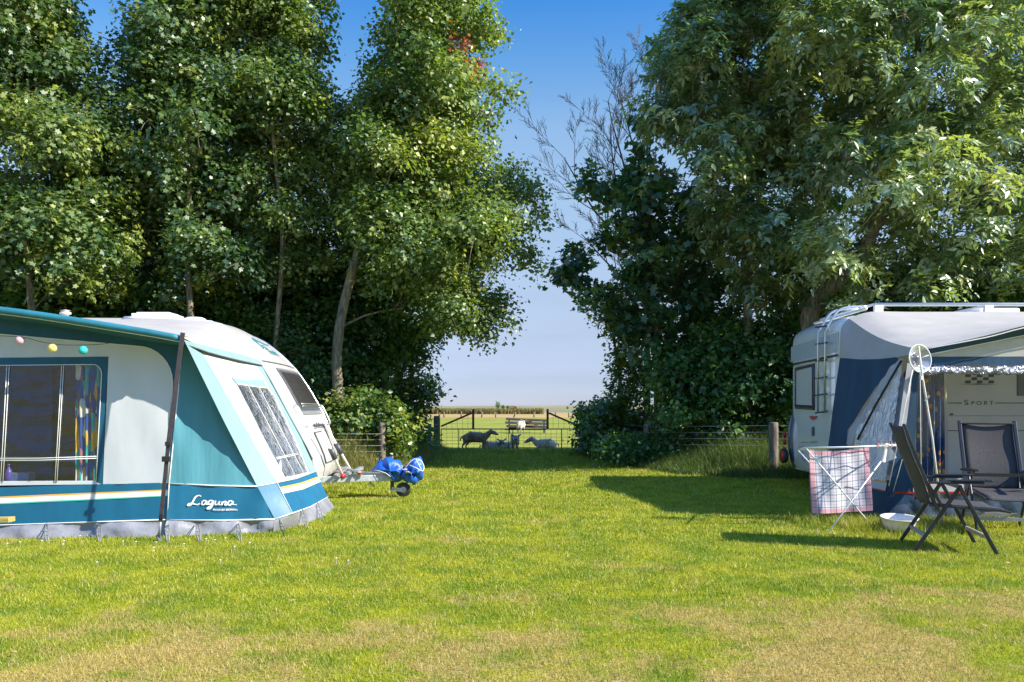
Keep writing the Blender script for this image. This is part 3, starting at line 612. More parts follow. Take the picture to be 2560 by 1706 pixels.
# ------------------------------------------------------------ materials of the camping things
M_cwhite = mat('caravan_white', (0.50, 0.485, 0.455), 0.35, var=0.04, scale=3, coat=0.3, dirt=((0.50, 0.46, 0.38), 0.35))
M_cgrey = mat('caravan_side_grey', (0.60, 0.60, 0.60), 0.4, var=0.04, scale=3, coat=0.2)
M_black = mat('black_rubber', (0.02, 0.02, 0.022), 0.6, var=0.2)
M_dgrey = mat('dark_trim', (0.07, 0.075, 0.085), 0.45, var=0.2)
M_alu = mat('aluminium', (0.62, 0.63, 0.65), 0.32, metal=0.75, var=0.06, scale=12)
M_galv = mat('galvanised_steel', (0.42, 0.45, 0.46), 0.5, metal=0.55, var=0.15, scale=20)
M_red = mat('red_plastic', (0.45, 0.015, 0.02), 0.3, var=0.1)
M_canvasw = mat('white_awning_cloth', (0.56, 0.56, 0.56), 0.75, var=0.05, scale=4, bump=0.25, bscale=5, stretch=(1, 1, 0.35), dirt=((0.55, 0.54, 0.50), 0.3), trans=0.12)
M_canvass = mat('pale_blue_awning_cloth', (0.62, 0.65, 0.68), 0.75, var=0.05, scale=4, bump=0.2, bscale=5, stretch=(1, 1, 0.35), trans=0.2)
M_roofc = mat('awning_roof_cloth', (0.40, 0.375, 0.345), 0.8, var=0.06, scale=3, bump=0.25, bscale=4, dirt=((0.42, 0.42, 0.38), 0.5), trans=0.08)
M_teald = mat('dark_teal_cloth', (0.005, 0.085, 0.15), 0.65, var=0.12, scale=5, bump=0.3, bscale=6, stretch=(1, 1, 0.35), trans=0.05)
M_tealb = mat('blue_teal_band', (0.006, 0.115, 0.215), 0.5, var=0.1, scale=5, bump=0.3, bscale=5, stretch=(1, 1, 0.4))
M_tealm = mat('mid_teal_cloth', (0.075, 0.27, 0.34), 0.7, var=0.08, scale=4, bump=0.5, bscale=4, stretch=(2.2, 2.2, 0.25), trans=0.08)
M_teall = mat('light_teal_cloth', (0.20, 0.31, 0.315), 0.7, var=0.06, scale=4, bump=0.25, bscale=5, stretch=(1, 1, 0.35))
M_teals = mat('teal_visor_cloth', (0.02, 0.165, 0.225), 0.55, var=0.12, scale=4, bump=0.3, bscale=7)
M_mud = mat('grey_mudflap', (0.235, 0.24, 0.27), 0.42, var=0.2, scale=5, bump=1.0, bscale=5, spec=0.6, dirt=((0.13, 0.12, 0.10), 0.5))
M_pipe = mat('white_piping', (0.70, 0.70, 0.68), 0.5, var=0.03)
M_orange = mat('orange_band', (0.72, 0.37, 0.05), 0.6, var=0.05)
M_green = mat('green_edging', (0.05, 0.50, 0.38), 0.6, var=0.05)
M_navy = mat('navy_cloth', (0.006, 0.050, 0.110), 0.7, var=0.2, scale=3, bump=0.35, bscale=5, stretch=(1.5, 1.5, 0.3))
M_strap = mat('grey_webbing', (0.055, 0.045, 0.05), 0.8, var=0.15, scale=30)
M_rope = mat('pale_rope', (0.60, 0.57, 0.50), 0.8, var=0.1)
M_wood = mat('weathered_wood', (0.19, 0.155, 0.125), 0.9, var=0.35, scale=6, stretch=(4, 4, 0.5), bump=0.7, bscale=14, dirt=((0.30, 0.29, 0.24), 0.6))
M_pvc = pvc('window_film', (0.82, 0.86, 0.94), gl=0.05, bump=0.30, bscale=2.2, stretch=(0.8, 0.8, 2.0), rough=0.15)
M_pvc2 = pvc('side_window_film', (0.6, 0.64, 0.75), gl=0.22, bump=0.8, bscale=5, stretch=(1.0, 1.0, 1.2), rough=0.16, opq=0.06)
M_glass = pvc('smoked_glass', (0.10, 0.095, 0.09), gl=0.12, bump=0.10, bscale=2, rough=0.04, opq=0.55)
def curtain_mat(name, base, cols, scale, stretch, thr=0.5, rough=0.8):
    m = bpy.data.materials.new(name); m.use_nodes = True; N = m.node_tree.nodes; L = m.node_tree.links
    b = N['Principled BSDF']; b.inputs['Roughness'].default_value = rough
    tc = N.new('ShaderNodeTexCoord'); mp = N.new('ShaderNodeMapping'); mp.inputs['Scale'].default_value = stretch; L.new(tc.outputs['Object'], mp.inputs[0])
    v = N.new('ShaderNodeTexVoronoi'); v.inputs['Scale'].default_value = scale; L.new(mp.outputs[0], v.inputs['Vector'])
    sp = N.new('ShaderNodeSeparateColor'); L.new(v.outputs['Color'], sp.inputs[0])
    cr = N.new('ShaderNodeValToRGB'); cr.color_ramp.interpolation = 'CONSTANT'; L.new(sp.outputs[0], cr.inputs[0])
    el = cr.color_ramp.elements; el[0].color = (*base, 1); el[0].position = 0
    for i, (p, c) in enumerate(cols):
        e = el[1] if i == 0 else el.new(p); e.position = p; e.color = (*c, 1)
    out = cr.outputs[0]
    if thr < 1:
        lt_ = nmath(N, L, 'LESS_THAN', v.outputs['Distance'], thr); out = mixc(N, L, lt_, base, out)
    L.new(out, b.inputs['Base Color']); return m
M_curt = curtain_mat('patterned_curtain', (0.015, 0.06, 0.22), [(0.28, (0.02, 0.36, 0.26)), (0.50, (0.72, 0.42, 0.05)), (0.66, (0.02, 0.05, 0.2)), (0.78, (0.36, 0.13, 0.10)), (0.88, (0.65, 0.60, 0.45))], 11, (1.6, 1.6, 0.55), thr=2)
M_curt2 = curtain_mat('leaf_curtain', (0.012, 0.055, 0.15), [(0.5, (0.012, 0.055, 0.15)), (0.62, (0.65, 0.30, 0.05)), (0.9, (0.5, 0.04, 0.09))], 13, (1.3, 1.3, 1.0), thr=0.36)
M_curt3 = curtain_mat('blossom_curtain', (0.62, 0.70, 0.82), [(0.40, (0.05, 0.10, 0.28)), (0.60, (0.66, 0.72, 0.82)), (0.86, (0.62, 0.30, 0.06)), (0.93, (0.5, 0.03, 0.08))], 17, (1, 1, 0.7), thr=0.42)
M_inner = mat('inner_blue_cloth', (0.03, 0.075, 0.25), 0.8, var=0.2)
M_innerg = mat('inner_brown_panel', (0.15, 0.12, 0.13), 0.8, var=0.2)
def text_mesh(s, size, extrude=0.0, bold=0.0, shear=0.0, spacing=1.0):
    cu = bpy.data.curves.new('lettering', 'FONT'); cu.body = s; cu.size = size; cu.offset = bold; cu.shear = shear; cu.space_character = spacing
    ob = bpy.data.objects.new('lettering', cu); COL.objects.link(ob)
    me = bpy.data.meshes.new_from_object(ob); COL.objects.unlink(ob); bpy.data.objects.remove(ob)
    vs = [tuple(v.co) for v in me.vertices]; fs = [tuple(p.vertices) for p in me.polygons]; bpy.data.meshes.remove(me)
    return vs, fs
# ------------------------------------------------------------ left caravan
LCAR = empty('caravan', (-4.5, 11.0, 0), 'white touring caravan behind the teal awning with sloping front and tow bar', 'caravan')
near = [(-2.52, .30), (-2.47, .44), (-2.55, .70), (-2.79, 1.15), (-3.16, 1.80), (-3.63, 2.245), (-4.0, 2.325), (-4.5, 2.355), (-6, 2.365), (-10.5, 2.365)]
far = [(-2.66, .30), (-2.63, .44), (-2.70, .70), (-2.90, 1.20), (-3.28, 1.80), (-3.72, 2.20), (-4.05, 2.34), (-4.54, 2.41), (-6, 2.43), (-10.5, 2.43)]
ns_ = 60
nr_ = resample(smooth_curve([Vector((x, 0, z)) for x, z in near], 6), ns_); fr_ = resample(smooth_curve([Vector((x, 0, z)) for x, z in far], 6), ns_)
def lprof(Y, i):
    t = (Y-10.0)/2.1; p = nr_[i].lerp(fr_[i], t); bulge = math.sin(math.pi*min(1, max(0, t)))
    z = p.z; x = p.x
    up = max(0, min(1, (z-1.9)/0.5)); z += 0.060*up*bulge
    if z < 2.2: x += 0.05*bulge*(1-up)
    return Vector((x, Y, z))
mb = MB(); YS = [10.0+2.1*k/14 for k in range(15)]
mb.grid([[lprof(Y, i) for i in range(ns_)] for Y in YS], flip=True)
sidep = [lprof(10.0, i) for i in range(ns_)]+[Vector((-10.5, 10, .30))]
mb.add(sidep, [tuple(range(len(sidep)))]); sidef = [lprof(12.1, i) for i in range(ns_)]+[Vector((-10.5, 12.1, .30))]
mb.add(sidef, [tuple(reversed(range(len(sidef))))])
mb.add([(-2.52, 10.0, .30), (-10.5, 10, .30), (-10.5, 12.1, .30), (-2.66, 12.1, .30)], [(0, 1, 2, 3)])
mb.build('body', M_cwhite, LCAR)
def lfront(Y, z, off=0.0):
    """a point on the curved front wall"""
    best = min(range(ns_), key=lambda i: abs(lprof(Y, i).z-z) if lprof(Y, i).x > -4.2 else 9)
    a = lprof(Y, best); b = lprof(Y, best+1 if a.z < z else max(0, best-1))
    t = 0 if abs(b.z-a.z) < 1e-6 else (z-a.z)/(b.z-a.z); p = a.lerp(b, t); d = (lprof(Y, min(ns_-1, best+1))-lprof(Y, max(0, best-1))).normalized()
    n = Vector((d.z, 0, -d.x)); n = n if n.x > 0 else -n
    return p+n*off
def fpatch(mb, Y0, Y1, z0, z1, off, n=8, mi=0):
    return mb.grid([[lfront(lerp(Y0, Y1, k/n), lerp(z0, z1, j/n), off) for k in range(n+1)] for j in range(n+1)], mi)
mb = MB(); fpatch(mb, 10.52, 11.98, 1.14, 1.76, 0.012); wf = mb.build('window', M_alu, LCAR)
mb = MB(); fpatch(mb, 10.56, 11.94, 1.19, 1.73, 0.016); mb.build('rubber_seal', M_dgrey, wf)
mb = MB(); fpatch(mb, 10.62, 11.88, 1.24, 1.70, 0.020); mb.build('pane', M_glass, wf)
mb = MB(); mb.tube([lfront(y, 1.275, 0.028) for y in (10.64, 11.0, 11.5, 11.86)], 0.008, 6); mb.tube([lfront(y, 1.245, 0.028) for y in (10.64, 11.0, 11.5, 11.86)], 0.006, 6); mb.build('window_catch', M_alu, wf)
# trim line at roof joint and side rail
mb = MB(); mb.tube([lfront(y, 1.83, 0.004) for y in (10.02, 10.5, 11, 11.5, 12.05)], 0.010, 6); mb.build('roof_joint_trim', M_dgrey, LCAR)
mb = MB(); mb.tube([lprof(9.985, i)+Vector((0.012, 0, 0)) for i in range(2, 24)], 0.022, 8); mb.build('awning_rail', M_pipe, LCAR)
mb = MB(); mb.tube([lprof(12.11, i) for i in range(1, 26)], 0.016, 6); mb.build('corner_trim', M_alu, LCAR)
# grab handles
for Y0 in (10.28, 12.0):
    mb = MB(); pp = [lfront(Y0, 1.24, 0.0), lfront(Y0, 1.24, 0.05), lfront(Y0+.02, 1.10, 0.055), lfront(Y0+.03, .98, 0.05), lfront(Y0+.03, .98, 0.0)]
    mb.tube(smooth_curve(pp, 4), 0.013, 6); mb.build('grab_handle', M_alu, LCAR)
# front script badge and gas locker door
mb = MB(); rb = random.Random(2)
pts = []
for k in range(41):
    t = k/40; y = lerp(10.75, 11.55, t); z = 0.985+0.03*math.sin(k*1.9)*(0.6 if k % 7 else 1.4); pts.append(lfront(y, z, 0.008))
mb.tube(pts, 0.0055, 4); mb.tube([lfront(y, .955, .008) for y in (10.75, 11.2, 11.62)], 0.005, 4); mb.build('script_badge', M_dgrey, LCAR)
mb = MB(); fpatch(mb, 10.62, 11.45, 0.50, 0.90, 0.010)
for y in (10.62, 11.45): mb.tube([lfront(y, z, 0.014) for z in (.50, .6, .7, .8, .90)], 0.008, 5, mi=1)
for z in (.50, .90): mb.tube([lfront(y, z, 0.014) for y in (10.62, 11, 11.45)], 0.008, 5, mi=1)
mb.build('gas_locker_door', [M_cwhite, M_dgrey], LCAR)
mb = MB(); fpatch(mb, 11.5, 11.98, 0.52, 0.98, 0.008)
for y in (11.5, 11.98): mb.tube([lfront(y, z, 0.012) for z in (.52, .7, .85, .98)], 0.007, 5, mi=1)
for z in (.52, .98): mb.tube([lfront(y, z, 0.012) for y in (11.5, 11.98)], 0.009, 5, mi=1)
mb.build('locker_panel', [M_cwhite, M_dgrey], LCAR)
# maker's emblem: little tent line and lettering in teal on the roof curve
mb = MB(); M_tealink = mat('teal_ink', (0.01, 0.20, 0.25), 0.4, var=0.05)
a = [lfront(y, z, .006) for y, z in ((10.75, 2.13), (10.8, 2.17), (11.0, 2.14), (11.3, 2.12), (11.55, 2.13))]; mb.tube(a, 0.011, 4)
for j in range(3): mb.tube([lfront(y, 2.085-.025*j, .006) for y in (10.85+.04*j, 10.97, 11.05)], 0.007, 4)
mb.tube([lfront(10.8, z, .006) for z in (2.16, 2.10, 2.03)], 0.009, 4)
vs, fs = text_mesh('Fendt', 0.19, bold=0.004)
mb.add([lfront(10.98+v[0]*1.25, 1.975+v[1]*0.62, 0.008) for v in vs], fs)
mb.build('emblem', M_tealink, LCAR)
# roof furniture
mb = MB(); mb.box((-4.98, 11.2, 2.505), (0.56, 0.42, 0.07)); mb.box((-4.98, 11.2, 2.548), (0.46, 0.34, 0.025)); mb.build('roof_hatch', M_pipe, LCAR, bevel=0.02)
mb = MB(); mb.lathe([(0.15, 0), (0.15, 0.03), (0.11, 0.05), (0.0, 0.055)], (-4.50, 11.3, 2.462)); mb.build('roof_vent', M_pipe, LCAR)
mb = MB(); mb.lathe([(0.045, 0), (0.045, 0.09), (0.075, 0.10), (0.075, 0.125), (0.05, 0.13), (0.05, 0.145), (0.07, 0.15), (0.0, 0.165)], (-6.28, 11.2, 2.45)); mb.build('chimney', M_cwhite, LCAR)
# axle wheel
mb = MB(); mb.lathe([(0.0, -.09), (.2, -.09), (.3, -.07), (.31, 0), (.3, .07), (.2, .09), (0, .09)], (-6.3, 10.35, .31), Matrix.Rotation(R(90), 3, 'X')); mb.build('wheel', M_black, LCAR)
# tow bar: A frame, hitch, jockey wheel, noseweight skirt
hx, hy = -1.42, 11.05
mb = MB()
for y0 in (10.35, 11.75): mb.bar((-3.0, y0, .285), (hx-.12, hy+(-.06 if y0 < 11 else .06), .275), 0.05, 0.085)
mb.bar((-2.35, 10.6, .285), (-2.35, 11.5, .285), 0.04, 0.06)
mb.build('tow_bar', M_galv, LCAR, bevel=0.006)
mb = MB(); mb.box((hx-.22, hy, .355), (0.36, 0.20, 0.10)); mb.box((hx-.30, hy, .42), (0.20, .17, .05)); mb.build('hitch_cover', M_pipe, LCAR, bevel=0.025)
jw = MB(); jw.tube([(-1.655, 11.0, .10), (-1.655, 11.0, .52)], 0.026, 10); jw.tube([(-1.655, 11.0, .5), (-1.655, 11.0, .57)], 0.018, 8); jwo = jw.build('jockey_post', M_dgrey, LCAR)
mb = MB(); Mx = Matrix.Rotation(R(90), 3, 'X')
mb.lathe([(.045, -.028), (.085, -.03), (.10, -.018), (.103, 0), (.10, .018), (.085, .03), (.045, .028)], (-1.50, 11.0, .103), Mx); tyre = mb.build('jockey_wheel', M_black, LCAR)
mb = MB(); mb.lathe([(0, -.03), (.03, -.032), (.045, -.02), (.065, -.018), (.065, .018), (.045, .02), (0, .032)], (-1.50, 11.0, .103), Mx, mi=0); mb.bar((-1.655, 10.96, .12), (-1.50, 10.96, .10), .006, .05); mb.build('rim', M_galv, tyre)
mb = MB(); mb.tube([(-1.95, 11.0, .25), (-1.96, 11.0, .19), (-1.9, 10.98, .16)], 0.012, 6); mb.build('brake_lever', M_galv, LCAR)
mb = MB(); mb.tube([(-2.7, 10.4, .25), (-2.69, 10.4, .06)], 0.006, 5); mb.build('hanging_cable', M_dgrey, LCAR)
# bicycle carrier on the tow bar
BR = empty('bicycle_rack', (-2.3, 10.9, 0.3), 'white tubular bicycle carrier with red ends folded on the left tow bar', 'bicycle rack')
for (x0, y0, x1, y1, Y0, Y1, f0) in ((805, 1075, 857, 1190, 10.3, 10.6, (822, 1112, 832, 1138)), (813, 1062, 878, 1178, 11.4, 11.6, (842, 1115, 856, 1137))):
    mb = MB(); mb.tube([P(x0, y0, Y0), P(x1, y1, Y1)], 0.019, 8); po = mb.build('carrier_tube', M_pipe, BR)
    a = P(x0, y0, Y0); b = P(x1, y1, Y1); mb = MB(); mb.tube([a.lerp(b, .40), a.lerp(b, .62)], 0.038, 10); mb.build('foam_sleeve', M_dgrey, po)
for (a, b) in (((838, 1190, 10.5), (868, 1168, 10.8)), ((835, 1178, 10.9), (905, 1190, 10.7)), ((868, 1186, 10.6), (905, 1168, 11.0)), ((845, 1168, 11.0), (900, 1180, 10.6)), ((880, 1180, 11.3), (905, 1172, 11.5))):
    mb = MB(); mb.bar(P(*a), P(*b), 0.05, 0.022); mb.build('wheel_channel', M_galv, BR)
for (x, y, Y) in ((856, 1191, 10.55), (899, 1182, 10.7)):
    mb = MB(); mb.sphere(P(x, y, Y), 0.033); mb.build('end_knob', M_red, BR)
rr_ = random.Random(4)
for k in range(8):
    mb = MB(); a = P(834+rr_.random()*60, 1166+rr_.random()*22, 10.5+rr_.random()*.4); b = a+Vector((rr_.uniform(-.08, .08), 0, rr_.uniform(-.05, .05))); mb.bar(a, b, .022, .006); mb.build('red_strap', M_red, BR)
# ------------------------------------------------------------ blue cover tied over the hitch
M_bluec = mat('blue_tarpaulin', (0.008, 0.10, 0.46), 0.5, var=0.12, scale=6, bump=0.7, bscale=6, spec=0.6)
BC = empty('hitch_bag', (-1.55, 11.0, .4), 'bright blue crumpled plastic bag with white piping over the tow hitch', 'bag')
def blob_cloth(name, prof, Y, th, m, seed, parent):
    rb = random.Random(seed); n = len(prof); c = Vector((sum(p[0] for p in prof)/n, 0, sum(p[1] for p in prof)/n)); cw = P(c.x, c.z, Y)
    rim = resample(smooth_curve([P(x, y, Y) for x, y in prof+[prof[0]]], 3), 37)[:-1]; mb = MB(); rows = []
    for t, q in ((-1, 0.02), (-.97, .35), (-.85, .62), (-.5, .86), (-.12, 1.0), (.2, .98), (.55, .80), (.8, .58), (.95, .3), (1, .02)):
        row = []
        for i_, p in enumerate(rim):
            an = 2*math.pi*i_/36; k_ = 1+(.10*math.sin(3*an+seed+2*t)+.07*math.sin(8*an+seed*2-3*t))*(1-abs(t))**.5*q
            d = (p-cw)*q*k_; row.append(cw+d+Vector((0, t*th*(1+.35*math.sin(4*an+seed))+rb.uniform(-.008, .008), .015*math.sin(11*an+t*5))))
        row.append(row[0]); rows.append(row)
    mb.grid(rows); o = mb.build(name, m, parent)
    return o
b1 = blob_cloth('bag_body', [(934, 1176), (948, 1156), (962, 1142), (985, 1150), (1005, 1160), (1012, 1172), (1010, 1190), (1000, 1202), (990, 1203), (975, 1192), (955, 1180)], 10.95, 0.13, M_bluec, 1, BC)
b2 = blob_cloth('bag_end', [(1008, 1178), (1020, 1156), (1037, 1145), (1052, 1150), (1061, 1170), (1058, 1190), (1045, 1203), (1030, 1210), (1010, 1204), (1004, 1192)], 10.9, 0.11, M_bluec, 2, BC)
mb = MB()
mb.tube(smooth_curve([P(1012, 1172, 10.78), P(1024, 1157, 10.76), P(1037, 1148, 10.76), P(1052, 1152, 10.76), P(1060, 1168, 10.78), P(1056, 1180, 10.74)], 4), 0.006, 5)
mb.tube([P(1039, 1147, 10.76), P(1047, 1162, 10.75), P(1055, 1178, 10.74)], 0.006, 5); mb.tube([P(1024, 1163, 10.75), P(1040, 1170, 10.74), P(1055, 1178, 10.74)], 0.006, 5)
mb.tube([P(935, 1176, 10.8), P(950, 1178, 10.78), P(966, 1184, 10.78), P(976, 1192, 10.78)], 0.005, 5); mb.build('piping', M_pipe, b2)
M_yel = mat('yellow_print', (0.75, 0.62, 0.05), 0.5, var=0.05)
mb = MB(); rb = random.Random(8)
for k in range(12):
    t = rb.random(); x = lerp(992, 1030, t)+rb.uniform(-2, 2); y = lerp(1162, 1188, t)+rb.uniform(-4, 4); a = P(x, y, 10.75-.0*t); d = Vector((rb.uniform(.01, .035), rb.uniform(-.01, .01), rb.uniform(-.02, .0)))
    mb.bar(a, a+d, .006, rb.uniform(.008, .02), mi=0 if rb.random() < .5 else 1, up=(0, 0, 1))
mb.build('printed_logo', [M_pipe, M_yel], b1)
# ------------------------------------------------------------ left awning
AW = empty('awning', (-3.5, 8.5, 0), 'teal and white caravan awning with Laguna lettering and zipped windows', 'awning tent')
class YPlane:   # vertical wall: Y = a + b x
    def __init__(s, a, b): s.a, s.b = a, b; s.n = Vector((b, -1, 0)).normalized()
    def __call__(s, px, py, off=0.0):
        kx = (px-1280)/F; Y = s.a/(1-s.b*kx); return P(px, py, Y)+s.n*off
F1 = YPlane(8.0205, .0927); F2 = YPlane(8.5375, .25)
S1 = Plane((-3.13, 8.0, 1.84), (-2.396, 8.1, .477), (-3.16, 10, 1.80))
def wr(amp, fx, fy, ph=0): return lambda x, y: amp*(math.sin(x*fx+ph+1.5*math.sin(y*0.02))*0.6+math.sin(x*fx*2.3+y*fy)*0.4)
XL = -420
def roundtop(x1, y0, y1, r, yl0, yl1, x0=XL, k=8):
    pts = [(x0, yl1), (x0, yl0)]
    pts += [(x1-r+r*math.sin(math.pi/2*i/k), y0+r-r*math.cos(math.pi/2*i/k)) for i in range(k+1)]
    pts.append((x1-2, y1)); return pts[::-1]
# interior things seen through the window
mb = MB(); mb.add([P(-400, 900, 9.6), P(131, 900, 9.6), P(131, 1250, 9.6), P(-400, 1250, 9.6)], [(0, 1, 2, 3)]); mb.build('inner_tent', M_inner, AW)
mb = MB(); mb.add([P(131, 890, 9.7), P(420, 890, 9.7), P(420, 1270, 9.7), P(131, 1270, 9.7)], [(0, 1, 2, 3)]); mb.build('inner_panel', M_innerg, AW)
mb = MB(); mb.box((-4.5, 8.4, .70), (2.2, .5, .03)); mb.box((-4.0, 8.5, .35), (.04, .4, .68)); mb.box((-5.4, 8.5, .35), (.04, .4, .68)); mb.build('camp_table', mat('table_top_grey', (.22, .22, .24), .4), None, bevel=.004)
tb = COL.objects['camp_table']; tag(tb, 'grey camping table inside the teal awning behind the window film', 'table')
bo = MB(); bo.lathe([(.0, 0), (.03, 0), (.034, .02), (.034, .10), (.022, .13), (.012, .14), (.012, .165), (.016, .167), (.016, .18), (0, .185)], P(22, 1206, 7.95), n=16); bo = bo.build('soap_bottle', mat('purple_plastic', (.10, .06, .25), .3)); tag(bo, 'purple bottle standing behind the left awning window', 'bottle')
bx = MB(); bx.box(P(58, 1196, 8.0), (.18, .12, .12)); bx = bx.build('storage_box', mat('clear_blue_plastic', (.12, .2, .34), .3), bevel=.01); tag(bx, 'pale blue plastic box behind the left awning window', 'box')
# front wall cloth with a real opening: border strips round the window
mb = MB()
mb.sheet([(XL, 790), (470, 850), (418, 1340-130), (XL, 1214)][::-1], F1, -0.006, 30) if False else None
dsp = wr(.008, .05, .03)
# dark border above, right of the white panel
out = [(XL, 800), (XL, 834), (0, 836), (160, 850), (300, 862), (345, 866)]+[(345+87*math.sin(math.pi/2*i/8), 866+90-90*math.cos(math.pi/2*i/8)) for i in range(1, 9)]+[(420, 1208), (423, 1208), (460, 862), (440, 838), (200, 800)]
mb.sheet(out, F1, 0, 30, disp=dsp); mb.build('wall_border', M_teald, AW)
pan = MB()
# white panel around the window: top strip, right field, bottom strip
pan.sheet([(XL, 834), (0, 836), (160, 850), (300, 862), (345, 866), (345, 892), (272, 892), (XL, 899)], F1, 0, 30, disp=dsp)
pan.sheet([(272, 892), (345, 892), (345, 866)]+[(345+87*math.sin(math.pi/2*i/8), 866+90-90*math.cos(math.pi/2*i/8)) for i in range(1, 9)]+[(420, 1208), (257, 1211)], F1, 0, 30, disp=dsp)
pan.sheet([(XL, 1205), (245, 1202), (257, 1211), (XL, 1219)], F1, 0, 30)
pan.build('wall_panel', M_canvass, AW)
pp = [F1(*p, 0.006) for p in [(XL, 834), (0, 836), (160, 850), (300, 862), (345, 866)]+[(345+87*math.sin(math.pi/2*i/8), 866+90-90*math.cos(math.pi/2*i/8)) for i in range(1, 9)]+[(425, 1100), (421, 1208)]]
mb = MB(); mb.tube(pp, 0.005, 5); mb.build('piping', M_pipe, AW)
# window frame band (blue, turning teal where the sun reaches it)
win = MB(); wr_in = [(XL, 917), (0, 914), (200, 912), (235, 912)]+[(235+20*math.sin(math.pi/2*i/5), 912+24-24*math.cos(math.pi/2*i/5)) for i in range(1, 6)]
win.sheet([(XL, 899), (272, 892), (264, 1000), (257, 1211), (241, 1205), (255, 936)]+wr_in[::-1][1:], F1, 0.003, 40); wino = win.build('window', M_teald, AW)
mb = MB(); mb.sheet([(XL, 917), (0, 914), (200, 912), (235, 912), (250, 922), (255, 936), (248, 1070), (241, 1205), (XL, 1209)], F1, -0.004, 24, disp=wr(.006, .03, .05)); mb.build('film', M_pvc, wino)
mb = MB(); mb.tube([F1(*p, 0.008) for p in wr_in+[(248, 1070), (241, 1204)]], 0.004, 5)
for (xa, xb) in ((24, 8), (18, 2), (160, 143), (155, 138)): mb.tube([F1(xa, 915, .006), F1((xa+xb)/2, 1060, .004), F1(xb, 1206, .006)], 0.0035, 5)
for y in (1144, 1149): mb.tube([F1(XL, y+3, .006), F1(100, y+2, .006), F1(243, y-3, .006)], 0.0035, 5)
mb.build('glazing_seam', M_pipe, wino)
cur = MB(); cur.grid([[F1(x, y, -0.05-0.018*math.sin((x-185)*0.42)+0.004*math.sin(y*.1)) for x in range(184, 256, 2)] for y in range(905, 1212, 10)], flip=False); cur.build('curtain', M_curt, AW)
# lower band with stripes
def band(mp, pts, off, m, name, step=30, d=None): mb = MB(); mb.sheet(pts, mp, off, step, disp=d); return mb.build(name, m, AW)
L0 = [(XL, 1222), (0, 1219), (245, 1211), (420, 1207)]
def sh(L, dy): return [(x, y+dy) for x, y in L]
d2 = wr(.005, .045, .02)
band(F1, sh(L0, 0)+[(418, 1300), (200, 1306), (0, 1313), (XL, 1318)], 0, M_tealb, 'lower_band', d=d2)
mb = MB(); mb.sheet([(XL, 1248), (0, 1242), (200, 1233), (420, 1224), (420, 1227), (200, 1237), (0, 1246), (XL, 1252)], F1, .004, 40, mi=0, disp=d2)
mb.sheet([(XL, 1252), (0, 1246), (200, 1237), (420, 1227), (420, 1239), (200, 1249), (0, 1258), (XL, 1264)], F1, .004, 40, mi=1, disp=d2)
mb.sheet([(XL, 1264), (0, 1258), (200, 1249), (420, 1239), (420, 1241), (200, 1252), (0, 1261), (XL, 1267)], F1, .004, 40, mi=2, disp=d2); mb.build('stripes', [M_orange, M_pipe, M_green], AW)
mb = MB(); mb.tube([F1(x, y, .006) for x, y in ((XL, 1318), (0, 1313), (200, 1306), (418, 1299))], .005, 5); mb.build('piping', M_pipe, AW)
# corner, upper teal facet, chamfer
ttop = F1(440, 860); d3 = wr(.015, .06, .01)
mb = MB(); mb.sheet([(423, 1209), (458, 862), (463, 863), (560, 1053), (643, 1216), (530, 1214)], F2, 0, 22, disp=d3); mb.build('side_panel', M_tealm, AW)
mb = MB(); mb.sheet([(423, 1209), (530, 1214), (643, 1216), (687, 1298), (560, 1301), (418, 1300)], F2, 0, 22, disp=d3); mb.build('lower_band', M_tealb, AW)
seamB = [F2(463, 863), F2(560, 1053), F2(643, 1216)]; seamT = [P(460, 850, 7.43), P(554, 1042, 7.69), F2(643, 1216)]; seamS = [S1(500, 872), S1(600, 1046), S1(691, 1207)]
def loft(a, b, n, m, disp=0.0):
    A = resample(a, n); B = resample(b, n); return [[A[i].lerp(B[i], j/m) for j in range(m+1)] for i in range(n)]
mb = MB(); mb.grid(loft(seamT, seamS, 16, 3)); mb.build('corner_panel', M_teall, AW)
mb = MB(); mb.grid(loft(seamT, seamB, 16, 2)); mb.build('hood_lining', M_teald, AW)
mb = MB(); mb.grid(loft([F2(643, 1216), F2(687, 1298)], [S1(691, 1207), S1(730, 1284)], 6, 3)); mb.build('lower_band', M_tealb, AW)
mb = MB(); mb.sheet([(500, 872), (519, 884), (580, 902), (653, 910), (641, 914)] and [(500, 872), (519, 885), (582, 900), (651, 908), (724, 1037), (790, 1179), (691, 1207), (600, 1046)], S1, 0, 26, disp=wr(.004, .05, .04)); mb.build('side_wall', M_canvasw, AW)
mb = MB(); mb.sheet([(640, 908), (651, 908), (724, 1037), (790, 1179), (776, 1184), (708, 1037)], S1, .004, 40); mb.sheet([(578, 944), (610, 951), (657, 950), (668, 972), (632, 968), (592, 962)], S1, .004, 40); mb.build('teal_strip', M_teall, AW)
sw = MB(); sw.sheet([(592, 962), (632, 968), (668, 972), (682, 990), (700, 1027), (735, 1100), (768, 1181), (740, 1188), (712, 1193), (660, 1098)], S1, .006, 20, disp=wr(.004, .08, .05)); swo = sw.build('window', M_pvc2, AW)
mb = MB(); mb.tube([S1(x, y, .014) for x, y in ((592, 962), (632, 968), (668, 972), (682, 990), (700, 1027), (735, 1100), (768, 1181))], .006, 5)
for (a, b) in (((617, 965), (735, 1190)), ((645, 970), (757, 1185)), ((688, 1146), (750, 1133)), ((690, 1149), (752, 1136))): mb.tube([S1(*a, .014), S1(*b, .014)], .0035, 5)
mb.build('glazing_seam', M_pipe, swo)
